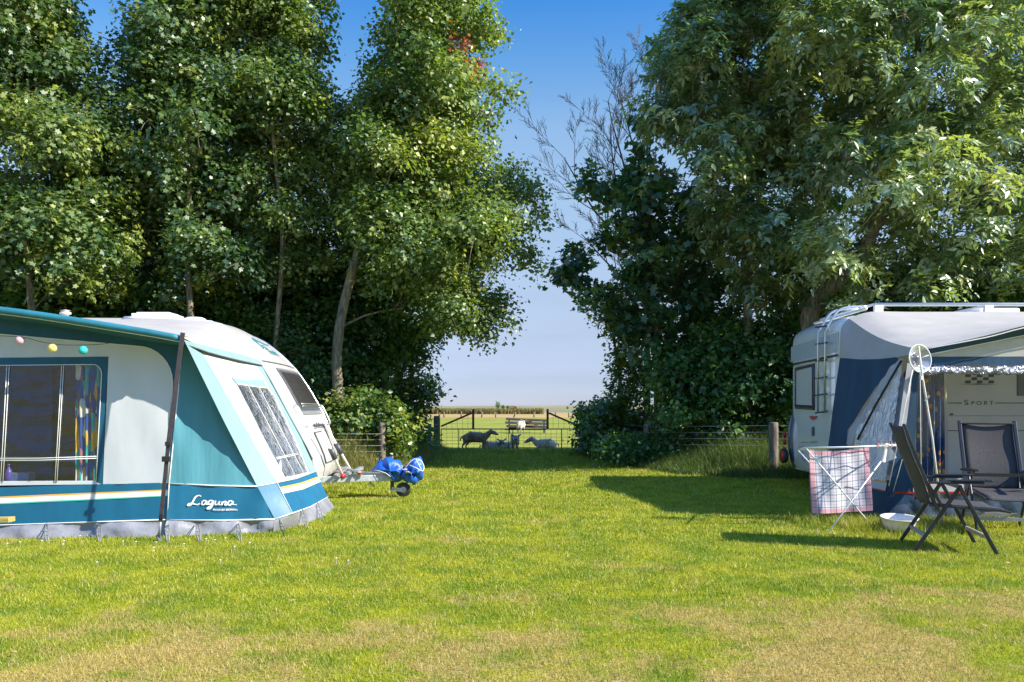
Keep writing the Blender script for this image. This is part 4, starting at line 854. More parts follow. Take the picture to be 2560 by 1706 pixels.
cu = MB(); cu.grid([[S1(lerp(596+(y-965)*.53, 680+(y-965)*.42, k/14), y+lerp(0, 4, k/14), -.06+.02*math.sin(k*1.9)) for k in range(15)] for y in range(962, 1185, 12)]); cu.build('curtain', curtain_mat('side_curtain', (0.12, 0.22, 0.30), [(0.3, (0.05, 0.34, 0.27)), (0.55, (0.62, 0.40, 0.12)), (0.7, (0.04, 0.08, 0.25)), (0.85, (0.5, 0.5, 0.45))], 10, (1.2, 1.2, .8), thr=2), AW)
mb = MB(); mb.sheet([(691, 1207), (740, 1197), (790, 1179), (819, 1243), (775, 1268), (730, 1284)], S1, 0, 20); mb.build('lower_band', M_tealb, AW)
mb = MB(); mb.sheet([(699, 1219), (750, 1208), (795, 1192), (797, 1196), (752, 1212), (702, 1224)], S1, .005, 30, mi=0); mb.sheet([(702, 1224), (752, 1212), (797, 1196), (801, 1205), (757, 1224), (707, 1235)], S1, .005, 30, mi=1); mb.build('stripes', [M_orange, M_pipe], AW)
mb = MB()
for L_, mp in ((((423, 1209), (530, 1214), (643, 1216)), F2), (((691, 1207), (740, 1197), (790, 1179)), S1), (((418, 1300), (560, 1301), (687, 1298)), F2), (((730, 1284), (775, 1268), (819, 1243)), S1), (((458, 862), (440, 1040), (423, 1209), (418, 1300)), F2)):
    mb.tube([mp(*p, .006) for p in L_], .007 if L_[0] != (458, 862) else .006, 5)
mb.tube([S1(691, 1207, .006), S1(730, 1284, .006)], .004, 5); mb.tube([F2(687, 1298, .005), S1(730, 1284, .005)], .006, 5); mb.tube([F2(643, 1216, .005), S1(691, 1207, .005)], .005, 5)
mb.build('piping', M_pipe, AW)
# grey mud flap, loose on the grass
def skirt(name, top, bot, n, seed, m=M_mud):
    rb = random.Random(seed); A = resample(top, n); B = resample(bot, n); rows = []; ph = 0; W_ = []
    for i in range(n): ph += rb.uniform(.1, .9); W_.append(math.sin(ph)*rb.uniform(.4, 1))
    for i in range(n):
        row = []
        for j in range(7):
            t = j/6; p = A[i].lerp(B[i], t); w = W_[i]*(1-t*.4)+W_[(i*7+j) % n]*.35*t
            p = p+Vector((0, -1, 0))*(0.055*w*math.sin(math.pi*t*.85)+rb.uniform(-.006, .006)); row.append(p)
        rows.append(row)
    mb = MB(); mb.grid(rows, flip=True); return mb.build(name, m, AW)
skirt('mud_flap', [F1(XL, 1318, -.004), F1(0, 1313, -.004), F1(200, 1306, -.004), F1(418, 1299, -.004)], [G(XL, 1354), G(0, 1349), G(200, 1345), G(415, 1342)], 46, 1)
skirt('mud_flap', [F2(418, 1299, -.004), F2(560, 1301, -.004), F2(687, 1298, -.004)], [G(415, 1342), G(560, 1336), G(684, 1330)], 26, 2)
skirt('mud_flap', [F2(687, 1298, -.002), S1(730, 1284, -.004), S1(775, 1268, -.004), S1(819, 1243, -.004)], [G(684, 1330), G(760, 1312), G(812, 1290), G(838, 1268)], 24, 3)
for x in (118, 249, 420, 493, 595, 697, 752, 790):
    mp = F1 if x < 420 else (F2 if x < 690 else S1); yy = 1309 if x < 690 else 1284-(x-730)*.45; gy = 1352 if x < 600 else (1338 if x < 710 else 1318-(x-752)*.5)
    a = mp(x, yy, .01); b = G(x+(6 if x > 480 else 0)+(10 if x > 690 else 0), gy+3); mb = MB()
    for s in (-.02, .02): mb.tube([a+Vector((s*.3, 0, 0)), a.lerp(b, .5)+Vector((s, -.005, 0)), b+Vector((s*.4, 0, 0.005))], .005, 4)
    for t in (.25, .45, .65, .85): q = a.lerp(b, t); mb.tube([q-Vector((.018, 0, 0)), q+Vector((.018, 0, 0))], .004, 4)
    mb.build('rubber_ladder', M_mud, AW)
# roof and visor
fr = [P(-470, 706, 7.27), P(-60, 764, 7.32), (P(100, 783, 7.34)), P(280, 811, 7.37), P(380, 827, 7.39), P(452, 838, 7.42), P(455, 839, 7.43), P(460, 846, 7.44)]
bk = [Vector((-7.1, 10, 2.34)), Vector((-6.5, 10, 2.34)), Vector((-5.6, 10, 2.34)), Vector((-4.6, 10, 2.35)), P(530, 803, 10), P(580, 828, 10), P(618, 864, 10), P(652, 910, 10)]
rows = []
for a, b in zip(smooth_curve(fr, 3), smooth_curve(bk, 3)):
    rows.append([a.lerp(b, j/8)-Vector((0, 0, 0.05*math.sin(math.pi*j/8))) for j in range(9)])
mb = MB(); mb.grid(rows, flip=True); mb.build('roof', M_roofc, AW)
vis = [P(-470, 711, 7.25), P(-60, 768, 7.30), P(100, 789, 7.32), P(280, 817, 7.35), P(380, 833, 7.37), P(452, 846, 7.395)]
mb = MB(); mb.tube(smooth_curve(vis, 3), [.034]*10+[.032]*3+[.030]*3, 12); mb.build('visor', M_teals, AW)
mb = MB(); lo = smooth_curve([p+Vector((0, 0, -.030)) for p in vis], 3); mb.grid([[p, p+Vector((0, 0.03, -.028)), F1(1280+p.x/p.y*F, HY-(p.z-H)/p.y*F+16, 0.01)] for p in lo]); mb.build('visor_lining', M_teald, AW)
mb = MB(); mb.tube([p+Vector((0, 0, -.034)) for p in smooth_curve(vis, 3)], .005, 5); mb.build('piping', M_pipe, AW)
mb = MB(); mb.add([F1(XL, 1345), F1(XL, 770), Vector((-6.9, 10, 2.33)), Vector((-6.9, 10, .05))], [(0, 1, 2, 3)]); mb.build('end_wall', M_canvass, AW)
# scalloped valance over the side
va = [P(460, 850, 7.44), P(487, 858, 7.7), S1(540, 876, .03), S1(600, 890, .03), S1(652, 906, .02)]; vb = [P(464, 862, 7.46), P(494, 872, 7.75), S1(520, 888, .035), S1(585, 904, .035), S1(653, 916, .02)]
mb = MB(); mb.grid(loft(va, vb, 14, 3)); mb.build('valance', M_teall, AW)
mb = MB(); mb.tube(resample(vb, 14), .006, 5); mb.build('valance_edge', M_dgrey, AW)
# lettering painted on the lower band
def stroke(pts, w): return pts, w
LET = [  # brush script, photograph pixels
 ([(503, 1241), (497, 1239), (489, 1243), (482, 1255), (477, 1262), (470, 1264), (474, 1259), (484, 1260), (493, 1262), (500, 1259)], 1.9),
 ([(517, 1253), (511, 1251), (506, 1255), (505, 1261), (509, 1262), (514, 1258), (517, 1253), (516, 1260), (520, 1261)], 1.8),
 ([(533, 1253), (527, 1251), (522, 1255), (522, 1260), (526, 1261), (531, 1257), (534, 1252), (531, 1263), (526, 1271), (519, 1272), (522, 1268), (534, 1262)], 1.8),
 ([(540, 1252), (538, 1258), (540, 1262), (546, 1259), (550, 1253), (548, 1260), (552, 1262)], 1.8),
 ([(557, 1254), (555, 1262), (558, 1256), (564, 1253), (565, 1257), (563, 1262), (568, 1262)], 1.8),
 ([(582, 1254), (576, 1252), (571, 1256), (571, 1261), (575, 1263), (580, 1259), (583, 1254), (582, 1261), (592, 1262)], 1.8)]
mb = MB()
for pts, w in LET:
    q = smooth_curve([Vector((x, 0, y)) for x, y in pts], 4)
    for i in range(len(q)-1):
        a, b = q[i], q[i+1]; d = b-a
        if d.length < 1e-4: continue
        d.normalize(); nn = Vector((-d.z, 0, d.x))*(w*(0.65+0.5*abs(d.z))); a = a-d*.4; b = b+d*.4
        vsx = [F2(p.x, p.z, 0.012+d3(p.x, p.z)) for p in (a+nn, b+nn, b-nn, a-nn)]; mb.add(vsx, [(0, 1, 2, 3)])
vs, fs = text_mesh('MADE BY DOREMA', 7.6, bold=0.25)
wtx = max(v[0] for v in vs); mb.add([F2(533+v[0]/wtx*62, 1276-v[1]*0.8+v[0]/wtx*0.5, 0.014+d3(533+v[0]/wtx*62, 1276)) for v in vs], fs)
mb.build('lettering', M_pipe, AW)
# storm strap with ratchet and peg
ST = empty('storm_strap', G(401, 1352), 'dark webbing storm strap running from the awning tip to a steel peg', 'strap')
a = P(457, 832, 7.36); b = P(421, 1110, 7.32); c = P(401, 1305, 7.36); d_ = G(398, 1352)
mb = MB(); mb.bar(a, b, .042, .006); mb.bar(b, c, .036, .006); mb.build('webbing', M_strap, ST)
for c_, z_ in ((b, (.055, .03, .04)), (P(416, 1148, 7.32), (.075, .035, .05)), (P(405, 1292, 7.36), (.03, .02, .05))):
    mb = MB(); mb.box(c_, z_); mb.build('buckle', M_black, ST, bevel=.004)
mb = MB(); mb.tube([c, d_+Vector((0, 0, .02))], .011, 6); mb.build('steel_rod', M_galv, ST)
mb = MB(); mb.bar(d_+Vector((-.01, 0, .05)), d_+Vector((.03, -.02, -.02)), .05, .012); mb.build('peg', M_dgrey, ST)
# lanterns
SL = empty('lantern_string', P(130, 860, 7.4), 'string of three pastel paper lanterns hanging under the teal visor', 'string lights')
mb = MB(); mb.tube(smooth_curve([P(-60, 838, 7.40), P(50, 843, 7.40), P(95, 853, 7.40), P(131, 860, 7.40), P(170, 863, 7.40), P(208, 863, 7.40), P(262, 860, 7.42), P(300, 850, 7.45)], 5), .003, 5); mb.build('cord', M_dgrey, SL)
for (x, y, c, nm) in ((50, 851, (.80, .52, .60), 'pink lantern'), (131, 871, (.78, .70, .25), 'yellow lantern'), (208, 876, (.05, .58, .58), 'turquoise lantern')):
    mm = mat(nm.replace(' ', '_')+'_yarn', c, .8, var=.08, scale=60, bump=.5, bscale=90, trans=.3)
    mb = MB(); mb.sphere(P(x, y, 7.40), .0405, n=16, m=12); o = mb.build('lantern', mm, SL); o['label'] = nm
# yellow plank at the picture's left edge
wb = MB(); wb.bar(P(-160, 1304, 7.25), P(30, 1299, 7.25), .10, .045); wb = wb.build('wooden_plank', mat('yellow_timber', (.42, .32, .09), .7, var=.25, scale=10, stretch=(.5, 4, 4)), bevel=.004); tag(wb, 'yellowish timber plank end at the left edge of the photo before the mud flap', 'plank')
# ------------------------------------------------------------ right caravan
M_rear = mat('caravan_rear_skin', (0.76, 0.80, 0.80), 0.12, var=0.03, scale=2, coat=0.8, spec=0.7)
RC = empty('caravan', (7.5, 12.0, 0), 'grey white touring caravan at right with rear ladder and roof rack', 'caravan')
RN, RF, XR = 10.9, 13.05, 13.0
def rrear(Y):  # plan: rear wall slightly turned, its corners rounded
    t = (Y-RN)/(RF-RN); x = lerp(4.478, 4.56, t); c = 0.10
    for e in (t, 1-t):
        if e < 0.08: x += c*(1-math.sqrt(max(0, 1-(1-e/.08)**2)))
    return x
def rprof(Y):
    x0 = rrear(Y); zt = 2.50+0.03*math.sin(math.pi*(Y-RN)/(RF-RN)); r = .24; pts = [Vector((x0+.06, Y, .24)), Vector((x0, Y, .34)), Vector((x0, Y, 1.0)), Vector((x0, Y, 1.6))]
    for k in range(9):
        a = math.pi/2*k/8; pts.append(Vector((x0+r-r*math.cos(a), Y, zt-r+r*math.sin(a))))
    pts += [Vector((x0+1.5, Y, zt+.02)), Vector((XR, Y, zt+.02))]
    return pts
YR = [RN+(RF-RN)*t for t in (0, .01, .03, .055, .08, .2, .35, .5, .65, .8, .92, .945, .97, .99, 1)]
mb = MB(); mb.grid([rprof(y) for y in YR]); pn = rprof(RN)+[Vector((XR, RN, .24))]; mb.add(pn, [tuple(reversed(range(len(pn))))], 1); pf = rprof(RF)+[Vector((XR, RF, .24))]; mb.add(pf, [tuple(range(len(pf)))], 0)
mb.add([(4.6, RN, .24), (XR, RN, .24), (XR, RF, .24), (4.6, RF, .24)], [(0, 3, 2, 1)]); mb.build('body', [M_rear, M_cgrey], RC)
def RW(px, py, off=0.0):   # on the rear wall
    kx = (px-1280)/F; Y = (4.478-.03814*RN)/(kx-.03814); return P(px, py, Y)+Vector((-1, .038, 0)).normalized()*off
mb = MB(); mb.tube([RW(1981, 912, .01), RW(2096, 888, .01)], .016, 6); mb.build('roof_joint_trim', M_dgrey, RC)
mb = MB(); mb.grid([[RW(x, y, .004) for x in (1979, 2040, 2096)] for y in (0, 1)]) if False else mb.add([RW(1978, 868, .004), RW(2096, 830, .004), RW(2096, 880, .004), RW(1978, 906, .004)], [(0, 3, 2, 1)]); mb.build('upper_panel', mat('pale_blue_panel', (.50, .58, .66), .15, var=.03, coat=.7), RC)
mb = MB(); q = [RW(1991, 922, .012), RW(2037, 911, .012), RW(2037, 1023, .012), RW(1991, 1020, .012)]; mb.add(q, [(0, 3, 2, 1)]); mb.tube(q+[q[0]], .018, 8, caps=False); w2 = mb.build('rear_window', M_dgrey, RC)
mb = MB(); q = [RW(1994, 928, .02), RW(2033, 918, .02), RW(2033, 1014, .02), RW(1994, 1012, .02)]; mb.add(q, [(0, 3, 2, 1)]); mb.build('pane', pvc('rear_pane', (.80, .82, .80), gl=.45, bump=.05, bscale=1.2, rough=.05, opq=.85), w2)
mb = MB(); mb.tube([RW(1992, 1014, .03), RW(2035, 1017, .03)], .012, 6); mb.build('window_catch', M_black, w2)
# ladder
LA = []
mb = MB()
for px in (2061, 2079):
    b = RW(px, 1033, .09); t_ = RW(px, 830, .09); pts = [b, t_]; yy = t_.y
    pts += [Vector((t_.x+.06, yy, 2.42)), Vector((t_.x+.16, yy-.02, 2.58)), Vector((t_.x+.30, yy-.03, 2.64)), Vector((5.0, yy-.03, 2.655))]
    mb.tube([b]+smooth_curve(pts[1:], 4), .017, 8)
lad = mb.build('ladder', M_alu, RC)
for y in (817, 859, 902, 945, 987, 1031):
    mb = MB(); mb.tube([RW(2055, y+2-(y-1000)*.0, .09), RW(2084, y-2, .09)], .013, 6); mb.build('rung', M_dgrey, lad)
# roof rack
mb = MB()
for y in (11.0, 12.85): mb.tube([(5.0, y, 2.66), (XR, y, 2.66)], .024, 10)
mb.tube([(5.0, 11.0, 2.66), (4.98, 12.85, 2.655)], .018, 8); mb.tube([(4.88, 10.98, 2.60), (4.9, 12.9, 2.60)], .022, 8)
for x in (6.6, 8.4, 10.2): mb.tube([(x, 11.0, 2.65), (x, 12.85, 2.65)], .018, 8)
for x in (5.06, 6.58, 8.4, 10.2):
    for y in (11.0, 12.85): mb.box((x, y, 2.585), (.12, .05, .13))
mb.build('roof_rack', M_pipe, RC)
mb = MB(); mb.box((6.95, 11.6, 2.60), (.6, .5, .12)); mb.build('roof_hatch', M_pipe, RC, bevel=.03)
# lamps and badges on the rear
bc = MB(); bc.sphere((4.60, 12.92, .72), 1.0, (.12, .15, .46), 14, 12); bc.build('rear_corner_panel', mat('blue_grey_bumper', (.06, .09, .15), .3, var=.05, coat=.5), RC)
bc = MB(); bc.sphere((4.63, 12.80, .70), 1.0, (.11, .22, .46), 14, 12); bc.build('rear_corner_trim', M_cgrey, RC)
for z in (.80, .67, .54):
    mb = MB(); mb.sphere((4.455, 13.02, z), .042, (.7, 1, 1.2)); mb.build('tail_lamp', M_red, RC)
mb = MB(); mb.lathe([(0, .0), (.10, 0), (.12, .03), (.12, .07), (0, .07)], RW(1982, 1140, 0.10), Matrix.Rotation(R(-90), 3, 'Y')@Matrix.Rotation(R(0), 3, 'X'), mi=0); mb.build('lamp_housing', M_black, RC)
mb = MB(); mb.sphere(RW(1984, 1140, .17), .075, (.5, .7, 1.2)); mb.build('fog_lamp', M_red, RC)
mb = MB(); mb.add([RW(2024, 1041, .012), RW(2046, 1041, .012), RW(2040, 1048, .014), RW(2035, 1050, .014), (RW(2029, 1048, .014))], [(0, 4, 3, 2, 1)]); mb.build('rear_reflector', M_red, RC)
mb = MB(); mb.add([RW(2031, 1068, .010), RW(2037, 1068, .010), RW(2037, 1090, .010), RW(2031, 1090, .010)], [(0, 3, 2, 1)]); mb.build('badge_plate', M_dgrey, RC)
vs, fs = text_mesh('SPORT', 1.0, bold=0.0, spacing=1.2); wt = max(v[0] for v in vs); M_ink = mat('grey_ink', (.09, .10, .11), .5, var=.05)
mb = MB(); mb.add([RW(2026+v[0]/wt*20, 1109-v[1]*8, .012) for v in vs], [f[::-1] for f in fs]); mb.tube([RW(2002, 1106, .012), RW(2022, 1106, .012)], .003, 4); mb.build('badge_lettering', M_ink, RC)
mb = MB(); q = [RW(2009, 1125, .012), RW(2027, 1125, .012), RW(2027, 1150, .012), RW(2009, 1150, .012)]; mb.add(q, [(0, 3, 2, 1)]); mb.tube(q+[q[0]], .006, 5, mi=1); mb.build('number_plate', [M_cgrey, mat('blue_edge', (.05, .12, .4), .4)], RC)
mb = MB(); mb.lathe([(0.0, -.09), (.2, -.09), (.3, -.07), (.31, 0), (.3, .07), (.2, .09), (0, .09)], (7.6, 11.15, .31), Matrix.Rotation(R(90), 3, 'X')); mb.build('wheel', M_black, RC)
mb = MB(); mb.box((5.3, 12.0, .16), (.6, 1.6, .12)); mb.tube([(5.0, 11.3, .02), (5.2, 11.3, .25)], .02, 6); mb.tube([(5.0, 12.7, .02), (5.2, 12.7, .25)], .02, 6); mb.build('chassis', M_black, RC)
# long side seen inside the awning: lettering, chequered emblem, window
def CS(px, py, off=0.0): return P(px, py, RN-.004-off)
M_line = M_ink; mb = MB()
for i, (s, x0, x1, hh) in enumerate((('S', 2411, 2421.5, 13), ('PORT', 2429, 2484, 10))):
    vs, fs = text_mesh(s, 1.0, spacing=1.55 if i else 1); xa = min(v[0] for v in vs); xb = max(v[0] for v in vs); ya = min(v[1] for v in vs); yb = max(v[1] for v in vs)
    mb.add([CS(x0+(v[0]-xa)/(xb-xa)*(x1-x0), 1013-(v[1]-ya)/(yb-ya)*hh, .003) for v in vs], fs)
for (xa, xb) in ((2369, 2405), (2488, 2720)): mb.add([CS(xa, 1007, .003), CS(xb, 1007, .003), CS(xb, 1009, .003), CS(xa, 1009, .003)], [(0, 3, 2, 1)])
mb.add([CS(2396, 961, .003), CS(2446, 959.5, .003), CS(2499, 961, .003), CS(2446, 962, .003)], [(0, 3, 2, 1)])
mb.build('side_lettering', M_line, RC)
mb = MB()
for j in range(3):
    for i in range(5):
        if (i+j) % 2 == 0:
            x = 2414+i*14.5+(0 if j != 1 else 1); y = 936+j*7.8; mb.add([CS(x, y, .003), CS(x+13.5, y, .003), CS(x+12.5, y+7, .003), CS(x-1, y+7, .003)], [(0, 3, 2, 1)])
mb.build('chequered_emblem', M_ink, RC)
mb = MB(); mb.box(P(2640, 962, RN-.012), (1.05, .02, .30)); w3 = mb.build('side_window', mat('window_frame_grey', (.20, .20, .22), .4), RC, bevel=.008); mb = MB(); mb.box(P(2645, 962, RN-.03), (.9, .01, .22)); mb.build('pane', M_glass, w3)
mb = MB(); mb.box(P(2380, 1036, RN-.01), (.03, .02, .02)); mb.tube([CS(2370, 1077, .004), CS(2720, 1077, .004)], .004, 4); mb.tube([CS(2370, 1040, .0), CS(2720, 1040, .0)], .002, 4); mb.build('side_trim', M_dgrey, RC)
# ------------------------------------------------------------ right awning
RA = empty('awning', (5.5, 9.5, 0), 'navy and grey porch awning standing open on the right caravan', 'awning tent')
SW = Plane((4.478, 10.9, 1.918), (4.31, 8.5, 1.835), (4.04, 8.7, 0.0)); 
class FWall:
    n = Vector((0, -1, -.109)).normalized()
    def __call__(s, px, py, off=0.0):
        kz = (HY-py)/F; Y = (8.7-.109*H)/(1+.109*kz); return P(px, py, Y)+s.n*off
FW = FWall()
fr = [P(2290, 872, 8.5), P(2330, 868, 8.45), P(2400, 854, 8.42), P(2470, 838, 8.40), P(2560, 815, 8.38), P(2660, 795, 8.36), P(2860, 770, 8.36), P(3100, 800, 8.4)]
bk = [Vector((4.60, 10.88, 2.46)), Vector((4.9, 10.88, 2.545)), Vector((5.4, 10.88, 2.545)), Vector((6.0, 10.88, 2.545)), Vector((6.7, 10.88, 2.545)), Vector((7.4, 10.88, 2.545)), Vector((8.4, 10.88, 2.545)), Vector((9.6, 10.88, 2.5))]
rows = [[a.lerp(b, j/10)-Vector((0, 0, 0.07*math.sin(math.pi*j/10))) for j in range(11)] for a, b in zip(smooth_curve(fr, 3), smooth_curve(bk, 3))]
mb = MB(); mb.grid(rows, flip=True); mb.build('roof', M_roofc, RA)
# side wall: pale upper cloth from roof edge down to the navy
top = [rows[0][10-j] for j in range(11)]
cor = [Vector((4.60, 10.89, 2.46)), Vector((4.53, 10.89, 2.38)), Vector((4.485, 10.89, 2.25)), Vector((4.472, 10.89, 1.918))]
bot = [SW(2099, 894), SW(2150, 899), SW(2200, 898), SW(2262, 890), P(2290, 882, 8.5)]
T_ = resample(cor[::-1]+top, 22); B_ = resample([SW(2099, 895)]+bot, 22)
topr = resample(top, 22); 
mb = MB(); left_edge = cor[::-1]
# fan fill between the corner rail, roof edge and lower hem
rowsU = [[a.lerp(b, j/5) for j in range(6)] for a, b in zip(resample(cor[::-1]+top[1:], 26), resample([SW(2099, 895)]*1+bot, 26))]
mb.grid(rowsU); mb.build('side_wall_upper', mat('grey_awning_cloth', (.42, .42, .44), .75, var=.05, scale=3, bump=.35, bscale=5, trans=.12), RA)
mb = MB(); mb.tube(smooth_curve(cor, 4), .012, 6); mb.build('piping', M_pipe, RA)
dN = wr(.006, .09, .02)
mb = MB(); mb.sheet([(2099, 895), (2150, 899), (2200, 898), (2240, 893), (2252, 903), (2190, 968), (2120, 1075), (2118, 1110), (2150, 1190), (2173, 1197), (2224, 1208), (2205, 1300), (2060, 1262), (2070, 1110)], SW, 0, 22, disp=dN); mb.build('side_wall', M_navy, RA)
M_zip = mat('grey_zip_tape', (.40, .41, .45), .7, var=.08)
mb = MB(); zz = []
L1 = [(2258, 898), (2236, 910), (2222, 928), (2198, 965), (2178, 1000), (2160, 1030), (2140, 1055), (2126, 1075), (2118, 1110)]
L2 = [(2262, 903), (2247, 917), (2230, 945), (2210, 975), (2192, 1004), (2172, 1036), (2152, 1064), (2142, 1085), (2132, 1112)]
A = resample([SW(*p, .012) for p in L1], 40); B = resample([SW(*p, .012) for p in L2], 40)
A = [p+Vector((0, 0, .012*math.sin(i*1.1))) for i, p in enumerate(A)]
mb.grid([[A[i], B[i]] for i in range(40)]); mb.build('zip_tape', M_zip, RA)
M_crk = pvc('crumpled_film', (.9, .93, 1.0), gl=.50, bump=1.0, bscale=8, stretch=(1, 1, .18), rough=.2, opq=.6)
mb = MB(); mb.sheet([(2262, 903), (2247, 917), (2230, 945), (2210, 975), (2192, 1004), (2172, 1036), (2152, 1064), (2135, 1112), (2150, 1190), (2173, 1197), (2219, 1208), (2232, 1110), (2246, 1000)], SW, .008, 10, disp=lambda x, y: .012*math.sin(x*.35+y*.05)+.006*math.sin(y*.4+x*.9)); mb.build('side_window', M_crk, RA)
mb = MB(); mb.grid([[SW(lerp(lerp(2250, 2140, min(1, (y-915)/190)), 2250-(y-915)*.09, k/12), y, -.10+.03*math.sin(k*2.1)) for k in range(13)] for y in range(915, 1200, 15)]); mb.build('curtain', M_curt3, RA)
mb = MB(); mb.sheet([(2160, 1192), (2173, 1195), (2221, 1205), (2220, 1209), (2173, 1199), (2160, 1196)], SW, .012, 30, mi=0); mb.sheet([(2160, 1196), (2173, 1199), (2220, 1209), (2216, 1227), (2170, 1217), (2160, 1214)], SW, .012, 30, mi=1); mb.sheet([(2160, 1214), (2170, 1217), (2216, 1227), (2216, 1230), (2170, 1220), (2160, 1217)], SW, .012, 30, mi=2); mb.build('stripes', [M_orange, M_canvass, M_red], RA)
# corner strips
mb = MB(); mb.sheet([(2268, 908), (2284, 908), (2268, 1040), (2258, 1105), (2241, 1105), (2252, 1020)], FW, .006, 30); mb.build('corner_strip', M_zip, RA)
mb = MB(); mb.sheet([(2284, 908), (2302, 908), (2290, 1075), (2282, 1302), (2232, 1302), (2262, 1075)], FW, .0, 30, disp=dN); mb.sheet([(2241, 1105), (2262, 1075), (2232, 1302), (2208, 1302)], FW, .0, 30); mb.build('corner_cloth', M_navy, RA)
mb = MB(); mb.bar(SW(2260, 903, .03), SW(2198, 1010, .03), .022, .012); mb.bar(SW(2198, 1010, .03), SW(2150, 1100, .03), .022, .012); mb.build('roof_pole', M_black, RA)
# gable, flap, navy band, rolled film
mb = MB(); mb.sheet([(2318, 890), (2400, 872), (2480, 857), (2560, 843), (2700, 818), (2960, 800), (2960, 892), (2318, 892)], FW, 0, 40); mb.build('gable', mat('beige_gable_cloth', (.50, .49, .44), .8, var=.05, trans=.12), RA)
mb = MB(); ta = [P(2296, 876, 8.47), P(2400, 857, 8.40), P(2480, 841, 8.38), P(2560, 820, 8.36), P(2700, 795, 8.36), P(2960, 780, 8.36)]; tb_ = [FW(2312, 888, .03), FW(2400, 870, .03), FW(2480, 854, .03), FW(2560, 838, .03), FW(2700, 815, .03), FW(2960, 800, .03)]
mb.grid(loft(smooth_curve(ta, 3), smooth_curve(tb_, 3), 20, 2)); mb.build('visor_flap', M_navy, RA)
mb = MB(); mb.tube(smooth_curve(tb_, 3), .007, 5); mb.tube([p+Vector((0, -.01, .0)) for p in smooth_curve(ta, 3)], .006, 5); mb.build('piping', M_pipe, RA)
mb = MB(); mb.sheet([(2300, 892), (2960, 891), (2960, 915), (2300, 914)], FW, .004, 30, disp=dN); mb.build('header_band', M_navy, RA)
rb = random.Random(6); rws = []
for i in range(120):
    x = 2300+i*5.5; c = FW(x, 926+1.5*math.sin(i*.5), .03); row = []
    for k in range(13):
        a = 2*math.pi*k/12; r = .036*(1+.35*math.sin(i*.37+k*1.3+2*math.sin(i*.21))+rb.uniform(-.3, .3)); row.append(c+Vector((0, math.cos(a)*r, math.sin(a)*r*1.05)))
    row[-1] = row[0]; rws.append(row)
mb = MB(); mb.grid(rws); mb.build('rolled_film', pvc('rolled_film', (.50, .55, .70), gl=.30, bump=1.0, bscale=16, rough=.2, opq=.35), RA)
mb = MB(); mb.grid([[FW(lerp(2300, 2368, k/24), y, -.06+.022*math.sin(k*1.15+y*.004)) for k in range(25)] for y in range(915, 1250, 14)]); mb.build('curtain', M_curt2, RA)
mb = MB(); mb.sheet([(2296, 915), (2366, 915), (2372, 1215), (2282, 1212)], FW, .0, 20, disp=wr(.008, .12, .03)); mb.build('front_window', pvc('front_film', (.8, .85, .95), gl=.02, bump=.35, bscale=4, stretch=(1, 1, .5), rough=.1), RA)
# low front wall: pale band with lines, crumpled navy skirt
mb = MB(); mb.sheet([(2282, 1205), (2960, 1202), (2960, 1208), (2282, 1211)], FW, .008, 40, mi=0); mb.sheet([(2282, 1211), (2960, 1208), (2960, 1230), (2282, 1229)], FW, .008, 40, mi=1); mb.sheet([(2236, 1229), (2960, 1231), (2960, 1237), (2236, 1234)], FW, .008, 40, mi=2); mb.build('stripes', [M_orange, M_canvass, M_red], RA)
mb = MB(); mb.sheet([(2224, 1232), (2960, 1234), (2960, 1306), (2208, 1306)], FW, .0, 14, disp=lambda x, y: .02*math.sin(x*.05+y*.08)+.012*math.sin(x*.11-y*.06)); mb.build('lower_band', mat('navy_groundsheet', (.045, .075, .14), .3, var=.3, scale=6, bump=1.0, bscale=4, spec=.8), RA)
# far end wall, floor
mb = MB(); mb.add([(8.9, 8.6, 0), (8.9, 10.9, 0), (8.9, 10.9, 2.5), (8.9, 8.5, 2.05)], [(0, 1, 2, 3)]); mb.build('end_wall', M_navy, RA)
mb = MB(); mb.add([(4.2, 8.75, .012), (8.9, 8.75, .012), (8.9, 10.85, .012), (4.4, 10.85, .012)], [(0, 1, 2, 3)]); mb.build('groundsheet', M_dgrey, RA)
# guy ropes
for (a, b, r) in ((P(2284, 905, 8.46), G(2206, 1296), .005), (P(2286, 905, 8.46), G(2212, 1297), .005), (P(2281, 925, 8.4), P(2222, 1215, 8.3), .004), (P(2300, 920, 8.4), P(2303, 1228, 8.5), .004), (P(2262, 1125, 8.4), G(2213, 1298), .004)):
    mb = MB(); m_ = a.lerp(b, .5)+Vector((0, 0, -.01)); mb.tube([a, m_, b], r, 5); mb.build('guy_rope', M_rope, RA)
# clear wind dish on a rod
WD = empty('wind_spinner', G(2358, 1322), 'round clear plastic windmill dish on a thin pole before the right awning', 'windmill')
mb = MB(); mb.tube([P(2296, 866, 8.02), P(2304, 930, 8.02), P(2330, 1090, 8.1), G(2358, 1322)], .010, 6); mb.build('pole', M_rope, WD)
cD = P(2300, 897, 8.05); dirD = Vector((.35, -1, .12)).normalized(); Mq = dirD.to_track_quat('Z', 'Y').to_matrix(); M_clear = pvc('clear_plastic', (.80, .80, .82), gl=.12, bump=.15, rough=.15, opq=.35)
mb = MB(); mb.lathe([(.035, -.07), (.06, -.06), (.10, -.03), (.13, -.005), (.142, .0)], cD, Mq, 32); mb.build('dish', M_clear, WD)
mb = MB(); mb.lathe([(.139, -.004), (.146, -.004), (.146, .006), (.139, .006), (.139, -.004)], cD, Mq, 32); mb.lathe([(.056, -.063), (.066, -.063), (.066, -.05), (.056, -.05)], cD, Mq, 24)
